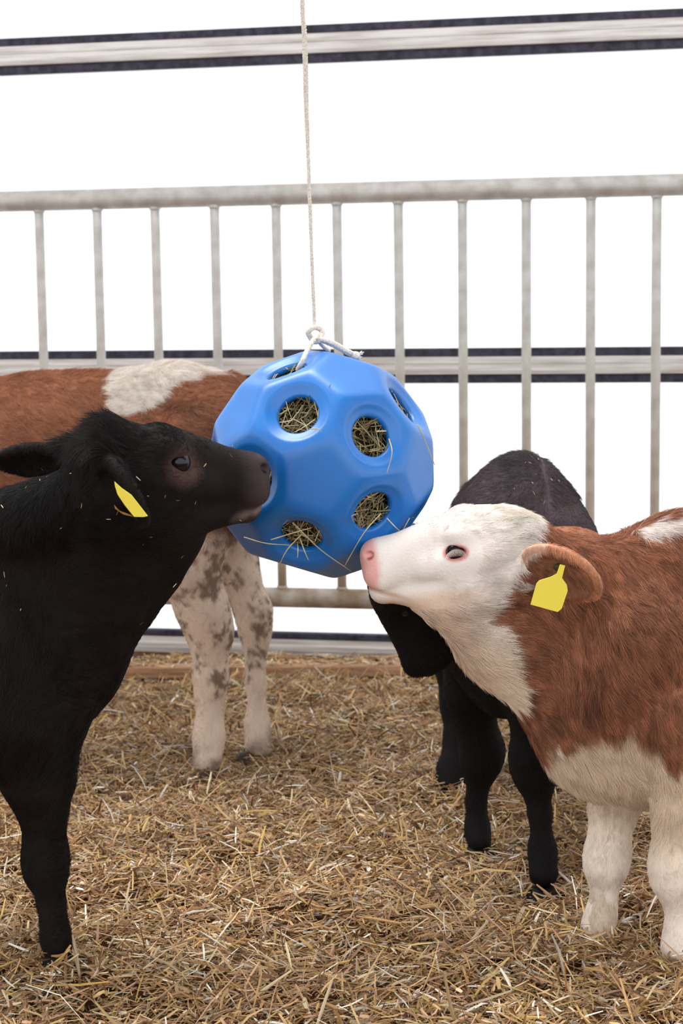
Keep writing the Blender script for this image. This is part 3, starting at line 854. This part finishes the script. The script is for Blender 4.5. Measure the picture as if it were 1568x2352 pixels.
# ears
E1 = ear(B, P(1196, 1310, 2.80), P(1366, 1322, 2.70), (.30, -1, -.40), .132, 1.0)
E4 = ear(B, P(1222, 1262, 2.95), P(1372, 1234, 3.08), (.1, .7, -.7), .085, .9)
lo = np.array([P(790, 1500, 2.9)[0], 2.62, -.02]); hi = np.array([P(2600, 1400, 3.0)[0], 3.28, .88])
V, Q = B.mesh(lo, hi, .0085, (np.array([P(810, 1500, 2.9)[0], 2.68, .60]), np.array([P(1400, 1400, 2.9)[0], 2.93, .77])), .0030)
print('D', len(V), round(time.time() - T0, 1))
WHT = srgb(236, 228, 222); BRN = srgb(150, 98, 72); CRM = srgb(224, 204, 180); PNK = srgb(226, 158, 150)
face_poly = [(780, 1100), (1190, 1120), (1236, 1185), (1220, 1234), (1200, 1262), (1170, 1290), (1150, 1330), (1130, 1370), (1112, 1400), (1130, 1420), (1150, 1432), (1165, 1460), (1180, 1530), (1200, 1610), (1150, 1640), (950, 1640), (780, 1420)]
cream_poly = [(1255, 1700), (1330, 1670), (1420, 1650), (1480, 1700), (1560, 1745), (1700, 1800), (2450, 1720), (2600, 2300), (1200, 2300)]
back_poly = [(1460, 1228), (1490, 1208), (1560, 1205), (1700, 1190), (2000, 1150), (2000, 1225), (1700, 1232), (1600, 1228), (1560, 1216), (1520, 1236), (1480, 1240)]
eye_c = [H.p(.150, y * .055, 0) for y in (-1, 1)]
def colD(p):
    s = side(p, 2.88) + np.stack([noise(p, .03, 60) * 14 + noise(p, .010, 62) * 9, noise(p, .03, 61) * 14 + noise(p, .010, 63) * 9], 1)
    c = BRN * (1 + .20 * noise(p, .10, 64) + .10 * noise(p, .03, 65))[:, None]
    dk = np.exp(-(((s[:, 0] - 1345) / 55) ** 2 + ((s[:, 1] - 1580) / 60) ** 2)); c = mixc(c, srgb(92, 52, 36) * np.ones_like(c), dk * .8)
    fw = np.clip(-poly_sd(s, face_poly) / 6 + .5, 0, 1)
    white = WHT * (1 + .04 * noise(p, .04, 66))[:, None]
    l = H.loc(p)
    crown = ((l[:, 0] > .22) & (l[:, 2] > .035)); tint = np.clip(.35 + .5 * noise(p, .03, 67), 0, 1) * crown
    white = mixc(white, srgb(206, 190, 168) * np.ones_like(white), tint)
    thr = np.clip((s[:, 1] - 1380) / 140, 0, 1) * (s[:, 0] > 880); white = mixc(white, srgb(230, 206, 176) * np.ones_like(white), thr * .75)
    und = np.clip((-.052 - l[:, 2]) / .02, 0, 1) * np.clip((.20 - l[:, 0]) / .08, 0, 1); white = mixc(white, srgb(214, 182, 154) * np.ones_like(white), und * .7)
    stn = np.exp(-(((s[:, 0] - 1178) / 34) ** 2 + ((s[:, 1] - 1205) / 26) ** 2)) * np.clip(.5 + 1.2 * noise(p, .009, 77), 0, 1); white = mixc(white, srgb(150, 160, 132) * np.ones_like(white), stn * .8)
    c = mixc(c, white, fw)
    blaze = np.clip(1 - ((s[:, 0] - 1182) ** 2 / 17 ** 2 + (s[:, 1] - 1325) ** 2 / 24 ** 2) ** 2, 0, 1); c = mixc(c, white, np.clip(blaze * 3, 0, 1) * (l[:, 0] < .275))
    cr = np.clip(-poly_sd(s + np.stack([0 * s[:, 0], 26 * noise(p * np.array([1, 1, .3]), .02, 76)], 1), cream_poly) / 14 + .5, 0, 1); cream = mixc(CRM * np.ones_like(c), srgb(236, 224, 212) * np.ones_like(c), (s[:, 1] - 1830) / 200); c = mixc(c, cream, cr)
    c = mixc(c, srgb(186, 160, 128) * np.ones_like(c), .55 * np.clip((s[:, 1] - 2010) / 90, 0, 1) * (noise(p, .03, 69) > .1) * (s[:, 0] < 1480))
    bk = np.clip(-poly_sd(s, back_poly) / 8 + .5, 0, 1); c = mixc(c, white, bk)
    # bare pink skin of nose and eyelids
    nose = np.clip((.030 - l[:, 0] - .35 * np.maximum(-.02 - l[:, 2], 0) - .004 * noise(p, .01, 70)) / .012, 0, 1) * (l[:, 2] > -.045)
    c = mixc(c, PNK * (1 + .05 * noise(p, .01, 71))[:, None], nose * .85)
    nd = np.minimum(*[np.linalg.norm((l - np.array([.012, y * .032, .014])), axis=1) for y in (-1, 1)])
    c = mixc(c, srgb(176, 84, 88) * np.ones_like(c), np.clip((.0095 - nd) / .003, 0, 1))
    lip = np.clip(1 - np.abs(l[:, 2] + .038 + .46 * l[:, 0]) / .007, 0, 1) * np.clip((.075 - l[:, 0]) / .03, 0, 1); c = mixc(c, srgb(190, 150, 132) * np.ones_like(c), lip * .8)  # soft shading of the mouth crease put into the colour
    ed = np.minimum(*[np.sqrt(((l[:, 0] - .150) / 1.0) ** 2 + (1.55 * l[:, 2]) ** 2 + .25 * (abs(l[:, 1]) - .055) ** 2) for y in (-1, 1)])
    ed = np.where(abs(l[:, 1]) > .03, ed, 1); c = mixc(c, srgb(214, 140, 134) * np.ones_like(c), np.clip((.0235 - ed) / .005, 0, 1))
    q = (p - E1[0]) @ E1[1].T / E1[2]; ins = in_ear(p, E1, .80) & (q[:, 2] > -.35) & (q[:, 2] < 1.5)
    c = mixc(c, srgb(150, 108, 86) * (1 + .3 * noise(p, .012, 75))[:, None], ins * .75)
    rim = in_ear(p, E1, 1.2) & ~in_ear(p, E1, .84); c = mixc(c, srgb(204, 148, 114) * np.ones_like(c), rim * .75)
    return c
rootD = calf_root('chestnut calf with a white face and a wide blank yellow ear tag', (P(1700, 1800, 2.95)[0], 2.95, 0))
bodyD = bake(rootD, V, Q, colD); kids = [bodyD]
def flowD(p):
    l = H.loc(p); hd = np.clip((.30 - l[:, 0]) / .06, 0, 1)[:, None]
    headf = H.x + np.stack([0 * l[:, 0], 0 * l[:, 0], -.3 * (l[:, 2] < .0)], 1)
    b_ = np.array([.35, 0, -.9]) + np.stack([.25 * noise(p, .15, 80), 0 * p[:, 0], .2 * noise(p, .15, 81)], 1)
    leg = np.clip((.33 - p[:, 2]) / .1, 0, 1)[:, None]
    thr = np.array([.2, 0, -.98])
    f = b_ * (1 - leg) + np.array([0, 0, -1.]) * leg
    return f * (1 - hd) + headf * hd
def lenD(p):
    l = H.loc(p); L = .030 + .006 * noise(p, .08, 82)
    L = np.where(l[:, 0] < .31, .006 + .02 * np.clip((l[:, 0] - .12) / .16, 0, 1) , L)
    L = np.where((l[:, 0] > .20) & (l[:, 0] < .30) & (l[:, 2] > .040), .015, L)
    L = np.where(l[:, 0] < .10, .004, L)
    L = np.where((l[:, 0] > .05) & (l[:, 0] < .36) & (l[:, 2] < -.085), .030, L)
    L = np.where(p[:, 2] < .30, .010 + .02 * np.clip((p[:, 2] - .18) / .12, 0, 1), L)
    ed = np.minimum(*[np.linalg.norm(p - e, axis=1) for e in eye_c]); L = np.where(ed < .04, .004, L)
    L = np.where(in_ear(p, E1, 1.15) | in_ear(p, E4, 1.15), .009, L)
    return L
def densD(c):
    l = H.loc(c); d_ = np.where(l[:, 0] < .32, 260000, 190000) * in_view(c) * np.where(c[:, 1] > 2.96, .35, 1)
    ed = np.minimum(*[np.sqrt(((l[:, 0] - .15)) ** 2 + (1.6 * l[:, 2]) ** 2 + .2 * (abs(l[:, 1]) - .055) ** 2) for y in (1,)] * 2)
    d_ = np.where((ed < .021) & (abs(l[:, 1]) > .03), 0, d_)
    return np.where((l[:, 0] < .022) & (l[:, 2] > -.03), 0, d_)
kids.append(fur('fur', V, Q, None, colD, flowD, lenD, densD, m_hair, seed=1, curl=.34, colvar=.25, streak=.75, rad=.00026))
def adopt(root, kids): reparent(kids, root)
kids += eyes(H, None, lash=True)
# ear tag: plate with a neck
tc = P(1256, 1362, 2.700); exu = np.array([1., 0, 0]); eyu = np.array([.0, -.05, 1.]); nn_ = np.array([0, -1., -.05])
px = lambda x, y: ((x - 1256) / 1440., (1362 - y) / 1440.)
o = tag_plate([px(*q) for q in [(1219, 1388), (1280, 1406), (1289, 1398), (1302, 1358), (1300, 1344), (1289, 1328), (1296, 1300), (1284, 1297), (1277, 1318), (1264, 1325), (1238, 1333), (1232, 1340)]], tc, exu, eyu, nn_)
kids.append(o)
o['label'] = 'wide blank yellow ear tag'; sphere('tag_stud', P(1281, 1303, 2.722), .0065, m_tagd, 16, (1, .5, 1), parent=o)
for c, f in ((P(1360, 2150, 2.94), (-1, -.1)), (P(1550, 2200, 2.82), (-1, -.1)), (P(2310, 2170, 2.88), (-1, 0)), (P(2250, 2150, 3.08), (-1, 0))):
    c = np.array([c[0], c[1], ground(np.array([c[0]]), np.array([c[1]]))[0]]); kids.append(hoof(c, f, mat=m_hoofp))
adopt(rootD, kids)

# ================================================================== calf A: black calf, left
YA = 2.84
HA = Head(P(611, 1094, 2.783), (-.925, -.34, .125), (0, 0, 1), 1.04)
HA.x = HA.x / np.linalg.norm(HA.x); HA.y = np.cross(HA.z, HA.x)
B = Body(); HA.build(B, .013); B.el(HA.p(.238, 0, .034), HA.axes(), np.array((.046, .044, .034)), .02)
EY = 1 if HA.y[1] < 0 else -1
B.rc(HA.p(.225, 0, -.035), P(225, 1255, 2.82), .060, .108, .05, lat=L2, w=.8)
B.rc(HA.p(.14, 0, -.08), P(345, 1195, 2.80), .038, .086, .04, lat=L2, w=.75)
B.rc(P(345, 1195, 2.80), P(235, 1262, 2.83), .086, .124, .04, lat=L2, w=.75)
B.rc(P(235, 1262, 2.83), P(85, 1410, 2.86), .124, .175, .05, lat=L2, w=.75)
B.rc(HA.p(.25, 0, -.045), P(-120, 1275, 2.87), .045, .08, .04)
B.rc(P(-25, 1480, 2.87), P(-450, 1470, 2.90), .200, .225, .06, lat=L2, w=.72)
B.rc(P(-450, 1470, 2.90), P(-900, 1410, 2.93), .225, .185, .06, lat=L2, w=.74)
B.rc(P(-100, 1250, 2.87), P(-860, 1190, 2.93), .075, .085, .06)
B.rc(P(-20, 1600, 2.86), P(-90, 1680, 2.87), .125, .115, .05, lat=L2, w=.9)
B.rc(P(20, 1500, 2.77), P(70, 1620, 2.77), .09, .088, .05)
B.rc(P(20, 1500, 2.96), P(60, 1620, 2.96), .09, .080, .05)
B.chain([P(60, 1640, 2.78), P(88, 1790, 2.79), P(98, 1850, 2.80), P(104, 1965, 2.81), P(106, 2000, 2.81), P(120, 2085, 2.81), P(128, 2145, 2.81), P(134, 2185, 2.81)],
        [.103, .056, .037, .0335, .031, .0180, .0205, .0225], .022)
B.chain([P(-60, 1660, 2.97), P(-110, 1760, 2.98), P(-120, 1850, 2.98), P(-130, 1955, 2.98), P(-145, 2050, 2.99), P(-150, 2110, 2.99), P(-135, 2140, 2.99)],
        [.09, .062, .040, .036, .022, .026, .026], .022)
for yy, dx in ((2.84, 0), (3.04, 60)):
    B.chain([P(-900 + dx, 1430, yy), P(-830 + dx, 1660, yy), P(-950 + dx, 1850, yy), P(-935 + dx, 2030, yy - .01), P(-900 + dx, 2140, yy - .02), P(-880 + dx, 2180, yy - .02)],
            [.13, .085, .040, .026, .028, .027], .04)
B.rc(P(-1010, 1250, 2.93), P(-1060, 1700, 2.93), .022, .014, .03)
E2 = ear(B, HA.p(.268, EY * .055, .012), P(335, 1188, 2.565), (-.55, -.5, -.6), .098, 1.05)
E3 = ear(B, HA.p(.268, -EY * .055, .010), P(0, 1070, 2.90), (.10, -.8, -.6), .085, 1.0)
lo = np.array([P(-1120, 1500, 2.9)[0], 2.50, -.02]); hi = np.array([P(640, 1400, 2.8)[0], 3.22, .98])
V, Q = B.mesh(lo, hi, .0085, (np.array([P(20, 1500, 2.8)[0], 2.53, .72]), np.array([P(625, 1400, 2.8)[0], 2.87, .90])), .0032)
print('A', len(V), round(time.time() - T0, 1))
def colA(p):
    l = HA.loc(p); c = BLK * (1 + .25 * noise(p, .06, 90))[:, None]
    c = mixc(c, srgb(27, 19, 18) * np.ones_like(c), .5 + .6 * noise(p, .12, 91))
    mz = np.clip((.055 - l[:, 0]) / .04, 0, 1); c = mixc(c, srgb(66, 54, 54) * (1 + .25 * noise(p, .015, 94))[:, None], mz * .85)
    nd = np.minimum(*[np.linalg.norm((l - np.array([.012, y * .032, .014])), axis=1) for y in (-1, 1)]); c = mixc(c, srgb(12, 8, 8) * np.ones_like(c), np.clip((.010 - nd) / .003, 0, 1))
    mo = np.clip(1 - np.abs(l[:, 2] + .044 + .46 * l[:, 0]) / .012, 0, 1) * np.clip((.06 - l[:, 0]) / .03, 0, 1) * np.clip(.6 + noise(p, .012, 93), 0, 1); c = mixc(c, srgb(120, 104, 98) * np.ones_like(c), mo)
    ed = np.sqrt((l[:, 0] - .145) ** 2 + (l[:, 2] - .006) ** 2); c = mixc(c, srgb(84, 62, 56) * np.ones_like(c), np.clip((.036 - ed) / .02, 0, 1) * (abs(l[:, 1]) > .03) * .75)
    return c
rootA = calf_root('black calf with a narrow yellow ear tag licking the left side of the ball', (P(-300, 1800, 2.86)[0], 2.86, 0))
kids = [bake(rootA, V, Q, colA)]
eye_a = [HA.p(.150, y * .055, 0) for y in (-1, 1)]
def flowA(p):
    l = HA.loc(p); hd = np.clip((.30 - l[:, 0]) / .06, 0, 1)[:, None]
    b_ = np.array([-.45, 0, -.85]); leg = np.clip((.36 - p[:, 2]) / .1, 0, 1)[:, None]
    tuft = ((l[:, 0] > .23) & (l[:, 0] < .34) & (l[:, 2] > .03))[:, None]
    return (b_ * (1 - leg) + np.array([0, 0, -1.]) * leg) * (1 - hd) + HA.x * hd + tuft * np.array([.1, 0, .8])
def lenA(p):
    l = HA.loc(p); L = .020 + .004 * noise(p, .08, 92)
    L = np.where(l[:, 0] < .30, .005 + .012 * np.clip((l[:, 0] - .10) / .16, 0, 1), L)
    L = np.where((l[:, 0] > .225) & (l[:, 0] < .36) & (l[:, 2] > .015), .042, L)
    L = np.where(p[:, 2] < .34, .010, L)
    L = np.where(in_ear(p, E2, 1.15) | in_ear(p, E3, 1.15), .008, L)
    return np.where(l[:, 0] < .09, .003, L)
def densA(c):
    l = HA.loc(c); d_ = np.where(l[:, 0] < .36, 200000, 130000) * in_view(c) * np.where(c[:, 1] > 2.90, .35, 1)
    ed = np.sqrt((l[:, 0] - .15) ** 2 + (1.6 * (l[:, 2] - .013)) ** 2)
    return np.where(((ed < .019) & (abs(l[:, 1]) > .03)) | (l[:, 0] < .02), 0, d_)
def liftA(p): return .3
kids.append(fur('fur', V, Q, None, colA, flowA, lenA, densA, m_hair, seed=2, curl=.35, lift=.45))
kids += eyes(HA, None)
# tags
pa = lambda x, y: ((x - 300) / 1590., (1150 - y) / 1590.)
tcA = P(300, 1150, 2.53)
kids.append(tag_plate([pa(*q) for q in [(265, 1104), (281, 1120), (302, 1136), (312, 1150), (338, 1187), (328, 1189), (306, 1188), (286, 1160), (271, 1135), (266, 1116)]], tcA, (1, .1, 0), (0, -.1, 1), (0, -1, -.1)))
m_tagb, nt, b = nodemat('amber_plastic', .5, .3); b.inputs['Base Color'].default_value = (*srgb(150, 112, 50), 1)
kids.append(tag_plate([pa(*q) for q in [(262, 1158), (272, 1172), (300, 1184), (304, 1188), (282, 1182), (264, 1168)]], P(300, 1150, 2.54), (1, .1, 0), (0, -.1, 1), (0, -1, -.1), mat=m_tagb))
cB = P(115, 1093, 2.885); th = np.linspace(0, 2 * math.pi, 20, endpoint=False)
kids.append(tag_plate([(.0078 * math.cos(t), .0088 * math.sin(t)) for t in th], cB, (1, .15, 0), (0, -.1, 1), (0, -1, -.1), th=.003))
sphere('tag_stud', cB + np.array([.001, -.003, 0]), .0024, m_tagd, 12, parent=kids[-1])
for c, f in ((P(136, 2200, 2.81), (1, -.1)), (P(-128, 2150, 2.99), (1, 0)), (P(-880, 2190, 2.82), (1, 0)), (P(-820, 2150, 3.02), (1, 0))):
    c = np.array([c[0], c[1], ground(np.array([c[0]]), np.array([c[1]]))[0]]); kids.append(hoof(c, f, .95, mat=m_hoofb))
adopt(rootA, kids)
def flecks(name, V, Q, n, rngbox, lab):
    """bits of straw caught in the coat"""
    N0, A_ = vnormals(V, Q); cen = V[Q].mean(1)
    sp = (cen - CAMP) @ M; sx_ = sp[:, 0] / sp[:, 2] * FPX + W / 2; sy_ = sp[:, 1] / sp[:, 2] * FPX + H_IMG / 2
    m = (sx_ > rngbox[0]) & (sx_ < rngbox[2]) & (sy_ > rngbox[1]) & (sy_ < rngbox[3]) & (N0[Q[:, 0]][:, 1] < -.2)
    ids = RNG.choice(np.nonzero(m)[0], n); c = cen[ids]; nn = N0[Q[ids, 0]]
    D = RNG.normal(0, 1, (n, 3)); D -= (D * nn).sum(1)[:, None] * D * 0 + (D * nn).sum(1)[:, None] * nn; D /= np.linalg.norm(D, axis=1)[:, None]
    V2, Q2, per = strips(c + nn * .008, D, nn, RNG.uniform(.003, .010, n), RNG.uniform(.0006, .0016, n), RNG.normal(0, .2, n))
    o = mesh_np(name, V2, Q2, m_straw, colors=straw_col(n, per), smooth=False); tag(o, kind='stuff'); return o
fk = flecks('straw_flecks', V, Q, 30, (0, 950, 560, 1500), ''); adopt(rootA, [fk])

# ================================================================== calf B: brown and white calf behind, seen from its hind end
B = Body()
B.rc(P(455, 1015, 4.06), P(120, 1060, 4.10), .158, .185, .06, lat=L2, w=.78)
B.rc(P(120, 1060, 4.10), P(-320, 1090, 4.14), .185, .180, .06, lat=L2, w=.78)
B.rc(P(490, 925, 4.06), P(400, 905, 4.07), .060, .062, .05); B.rc(P(400, 905, 4.07), P(-300, 975, 4.14), .055, .075, .05)
B.rc(P(-320, 1080, 4.14), P(-560, 960, 4.14), .14, .08, .05, lat=L2, w=.7)
HB = Head(P(-860, 1040, 4.14), (.95, 0, .3), (0, 0, 1), 1.0); HB.build(B); B.rc(HB.p(.24, 0, -.02), P(-480, 1010, 4.14), .07, .09, .05)
ear(B, HB.p(.265, -.05, 0), HB.p(.30, -.15, .0), (0, -1, -.5), .08); ear(B, HB.p(.265, .05, 0), HB.p(.30, .15, .0), (0, 1, -.5), .08)
B.chain([P(470, 1040, 3.99), P(440, 1200, 3.96), P(425, 1290, 3.95), P(465, 1400, 3.97), P(482, 1450, 3.98), P(484, 1560, 3.98), P(480, 1690, 3.97), P(474, 1745, 3.95)],
        [.130, .100, .072, .055, .048, .035, .0305, .034], .03)
B.chain([P(525, 1040, 4.16), P(530, 1200, 4.16), P(545, 1310, 4.16), P(582, 1405, 4.16), P(586, 1450, 4.16), P(588, 1570, 4.15), P(590, 1660, 4.14), P(592, 1715, 4.12)],
        [.120, .072, .048, .042, .035, .0205, .0255, .033], .025)
for yy, dx in ((3.98, 0), (4.22, 50)):
    B.chain([P(-230 + dx, 1180, yy), P(-220 + dx, 1380, yy), P(-225 + dx, 1520, yy), P(-228 + dx, 1640, yy), P(-225 + dx, 1730, yy)], [.11, .055, .038, .026, .036], .03)
B.chain([P(532, 890, 4.12), P(560, 960, 4.19), P(572, 1150, 4.22), P(576, 1340, 4.22)], [.035, .028, .024, .017], .02)
lo = np.array([P(-930, 1500, 4.1)[0], 3.78, -.02]); hi = np.array([P(680, 1400, 4.1)[0], 4.42, 1.02])
V, Q = B.mesh(lo, hi, .0095)
print('B', len(V), round(time.time() - T0, 1))
white_b = [(240, 850), (300, 835), (540, 825), (545, 860), (470, 860), (410, 880), (370, 915), (330, 945), (285, 955), (255, 945), (236, 900)]
def colB(p):
    s = side(p, 4.0) + np.stack([noise(p, .05, 100) * 16 + noise(p, .015, 102) * 7, noise(p, .05, 101) * 12 + noise(p, .015, 103) * 6], 1)
    c = srgb(160, 106, 78) * (1 + .18 * noise(p, .08, 104))[:, None]
    dk = np.clip(.5 + noise(p, .06, 105), 0, 1) * np.clip((s[:, 0] - 330) / 60, 0, 1) * np.clip((s[:, 1] - 910) / 30, 0, 1)
    c = mixc(c, srgb(88, 58, 42) * np.ones_like(c), dk)
    w = np.clip(-poly_sd(s, white_b) / 8 + .5, 0, 1); c = mixc(c, srgb(226, 216, 206) * np.ones_like(c), w)
    lg = np.clip((s[:, 1] - 1195) / 30, 0, 1); lc = srgb(232, 212, 194) * (1 + .06 * noise(p, .04, 106))[:, None]
    dirt = np.clip((noise(p, .040, 107) + .9 * noise(p, .011, 108) + .5 * noise(p, .005, 112) - .02) * 1.6, 0, 1) * np.clip((1640 - s[:, 1]) / 60, 0, 1) * np.clip((s[:, 0] - 370 - .12 * (s[:, 1] - 1250)) / 40, 0, 1)
    lc = mixc(lc, srgb(124, 96, 80) * np.ones_like(c), dirt * .85)
    mud = np.clip((s[:, 1] - 1690) / 40, 0, 1) * np.clip(.6 + 1.2 * noise(p, .03, 109), 0, 1) ; lc = mixc(lc, srgb(96, 66, 52) * np.ones_like(c), mud * .8)
    c = mixc(c, lc, lg)
    tail = np.clip((p[:, 1] - 4.185) / .02, 0, 1) * (s[:, 0] > 535) * (s[:, 1] < 1400); c = mixc(c, srgb(120, 88, 58) * np.ones_like(c), tail * .85)
    return c
rootB = calf_root('brown and white calf behind the black one, pale dirty hind legs showing', (P(100, 1700, 4.08)[0], 4.08, 0))
kids = [bake(rootB, V, Q, colB)]
def flowB(p):
    leg = np.clip((.62 - p[:, 2]) / .1, 0, 1)[:, None]
    return np.array([.75, 0, -.45]) * (1 - leg) + np.array([0, 0, -1.]) * leg
kids.append(fur('fur', V, Q, None, colB, flowB, lambda p: np.where(p[:, 2] < .55, .008, .022), lambda c: 100000 * in_view(c) * np.where(c[:, 1] > 4.15, .4, 1), m_hair, rad=.00034, seed=3, curl=.5, lift=.6))
for sgn in (0,): kids += eyes(HB, None)
for c, f in ((P(500, 1768, 3.94), (1, -.35)), (P(596, 1735, 4.10), (.6, -.8)), (P(-225, 1750, 3.98), (-1, 0)), (P(-175, 1725, 4.2), (-1, 0))):
    c = np.array([c[0] - .02, c[1], ground(np.array([c[0]]), np.array([c[1]]))[0] + .004]); kids.append(hoof(c, f, 1.15))
adopt(rootB, kids)

# ================================================================== calf C: black calf behind the white faced one, head lowered
XL = np.array([1., 0, 0]); B = Body()
B.rc(P(1195, 1225, 3.38), P(1180, 1250, 3.62), .135, .165, .05, lat=XL, w=.78)
B.rc(P(1195, 1300, 3.38), P(1170, 1300, 4.02), .175, .195, .06, lat=XL, w=.85)
B.rc(P(1195, 1110, 3.40), P(1200, 1110, 4.05), .048, .050, .05)
B.rc(P(1255, 1300, 3.36), P(1265, 1420, 3.30), .10, .09, .05); B.rc(P(1120, 1300, 3.42), P(1110, 1430, 3.40), .09, .08, .05)
B.rc(P(1180, 1400, 3.32), P(1165, 1540, 3.28), .13, .092, .05, lat=XL, w=.9)
HC_ = Head(P(968, 1552, 3.14), (-.22, .05, .975), (-1, 0, 0), .86)
HC_.build(B)
B.rc(HC_.p(.235, 0, -.02), P(1120, 1310, 3.34), .062, .115, .05)
B.rc(HC_.p(.15, 0, -.075), P(1120, 1460, 3.30), .045, .095, .05)
ear(B, HC_.p(.262, -.045, .01), HC_.p(.30, -.14, -.05), (-.4, -.8, -.3), .075, .9); ear(B, HC_.p(.262, .045, .01), HC_.p(.30, .14, -.05), (-.4, .8, -.3), .075, .9)
B.chain([P(1100, 1470, 3.40), P(1085, 1590, 3.40), P(1090, 1660, 3.41), P(1106, 1720, 3.41), P(1104, 1750, 3.41), P(1093, 1840, 3.41), P(1096, 1900, 3.40), P(1100, 1935, 3.38)],
        [.085, .052, .037, .0405, .036, .0165, .021, .025], .025)
B.chain([P(1240, 1470, 3.24), P(1228, 1600, 3.20), P(1226, 1660, 3.20), P(1224, 1735, 3.19), P(1228, 1775, 3.19), P(1240, 1870, 3.18), P(1245, 1950, 3.17), P(1248, 2005, 3.15)],
        [.09, .052, .037, .0405, .037, .0175, .022, .028], .025)
B.chain([P(1080, 1330, 3.98), P(1060, 1480, 3.94), P(1052, 1620, 3.90), P(1048, 1700, 3.86), P(1040, 1770, 3.82), P(1036, 1810, 3.79)], [.12, .075, .036, .025, .032, .034], .03)
B.chain([P(1260, 1330, 3.98), P(1275, 1480, 3.94), P(1275, 1610, 3.92), P(1270, 1690, 3.88), P(1266, 1750, 3.85), P(1264, 1790, 3.82)], [.12, .075, .036, .024, .028, .030], .03)
B.rc(P(1200, 1130, 4.18), P(1200, 1450, 4.22), .024, .014, .03)
lo = np.array([P(820, 1500, 3.2)[0], 2.98, -.02]); hi = np.array([P(1440, 1400, 3.4)[0], 4.32, .90])
V, Q = B.mesh(lo, hi, .0085)
print('C', len(V), round(time.time() - T0, 1))
def colC(p):
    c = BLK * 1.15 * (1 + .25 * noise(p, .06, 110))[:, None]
    top_sheen = np.clip((p[:, 2] - .60) / .12, 0, 1); c = mixc(c, srgb(100, 86, 90) * np.ones_like(c), top_sheen * (.6 + .4 * noise(p, .07, 111)))  # grey sheen of light from above put into the coat colour
    return c
rootC = calf_root('black calf with lowered head standing behind the white faced calf', (P(1180, 1900, 3.6)[0], 3.6, 0))
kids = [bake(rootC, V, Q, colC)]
def flowC(p):
    up = np.clip((p[:, 2] - .55) / .15, 0, 1)[:, None]
    return np.array([0, .3, -.95]) * (1 - up) + np.stack([np.sign(p[:, 0] - .385) * .6, 0 * p[:, 0] + .3, 0 * p[:, 0] - .6], 1) * up
kids.append(fur('fur', V, Q, None, colC, flowC, lambda p: np.where((p[:, 2] < .42) | (HC_.loc(p)[:, 0] < .27), .007, .020), lambda c: 95000 * in_view(c) * np.where(c[:, 1] > 3.6, .3, 1), m_hair, rad=.0003, seed=4, curl=.5, lift=.5))
kids += eyes(HC_, None)
for c, f in ((P(1102, 1950, 3.37), (0, -1)), (P(1250, 2030, 3.14), (.1, -1)), (P(1034, 1828, 3.78), (-.4, -1)), (P(1262, 1810, 3.80), (0, -1))):
    c = np.array([c[0], c[1], ground(np.array([c[0]]), np.array([c[1]]))[0]]); kids.append(hoof(c, f, 1.1, mat=m_hoofb))
kids.append(flecks('straw_flecks', V, Q, 14, (1180, 1050, 1300, 1160), ''))
adopt(rootC, kids)
print('script', round(time.time() - T0, 1))
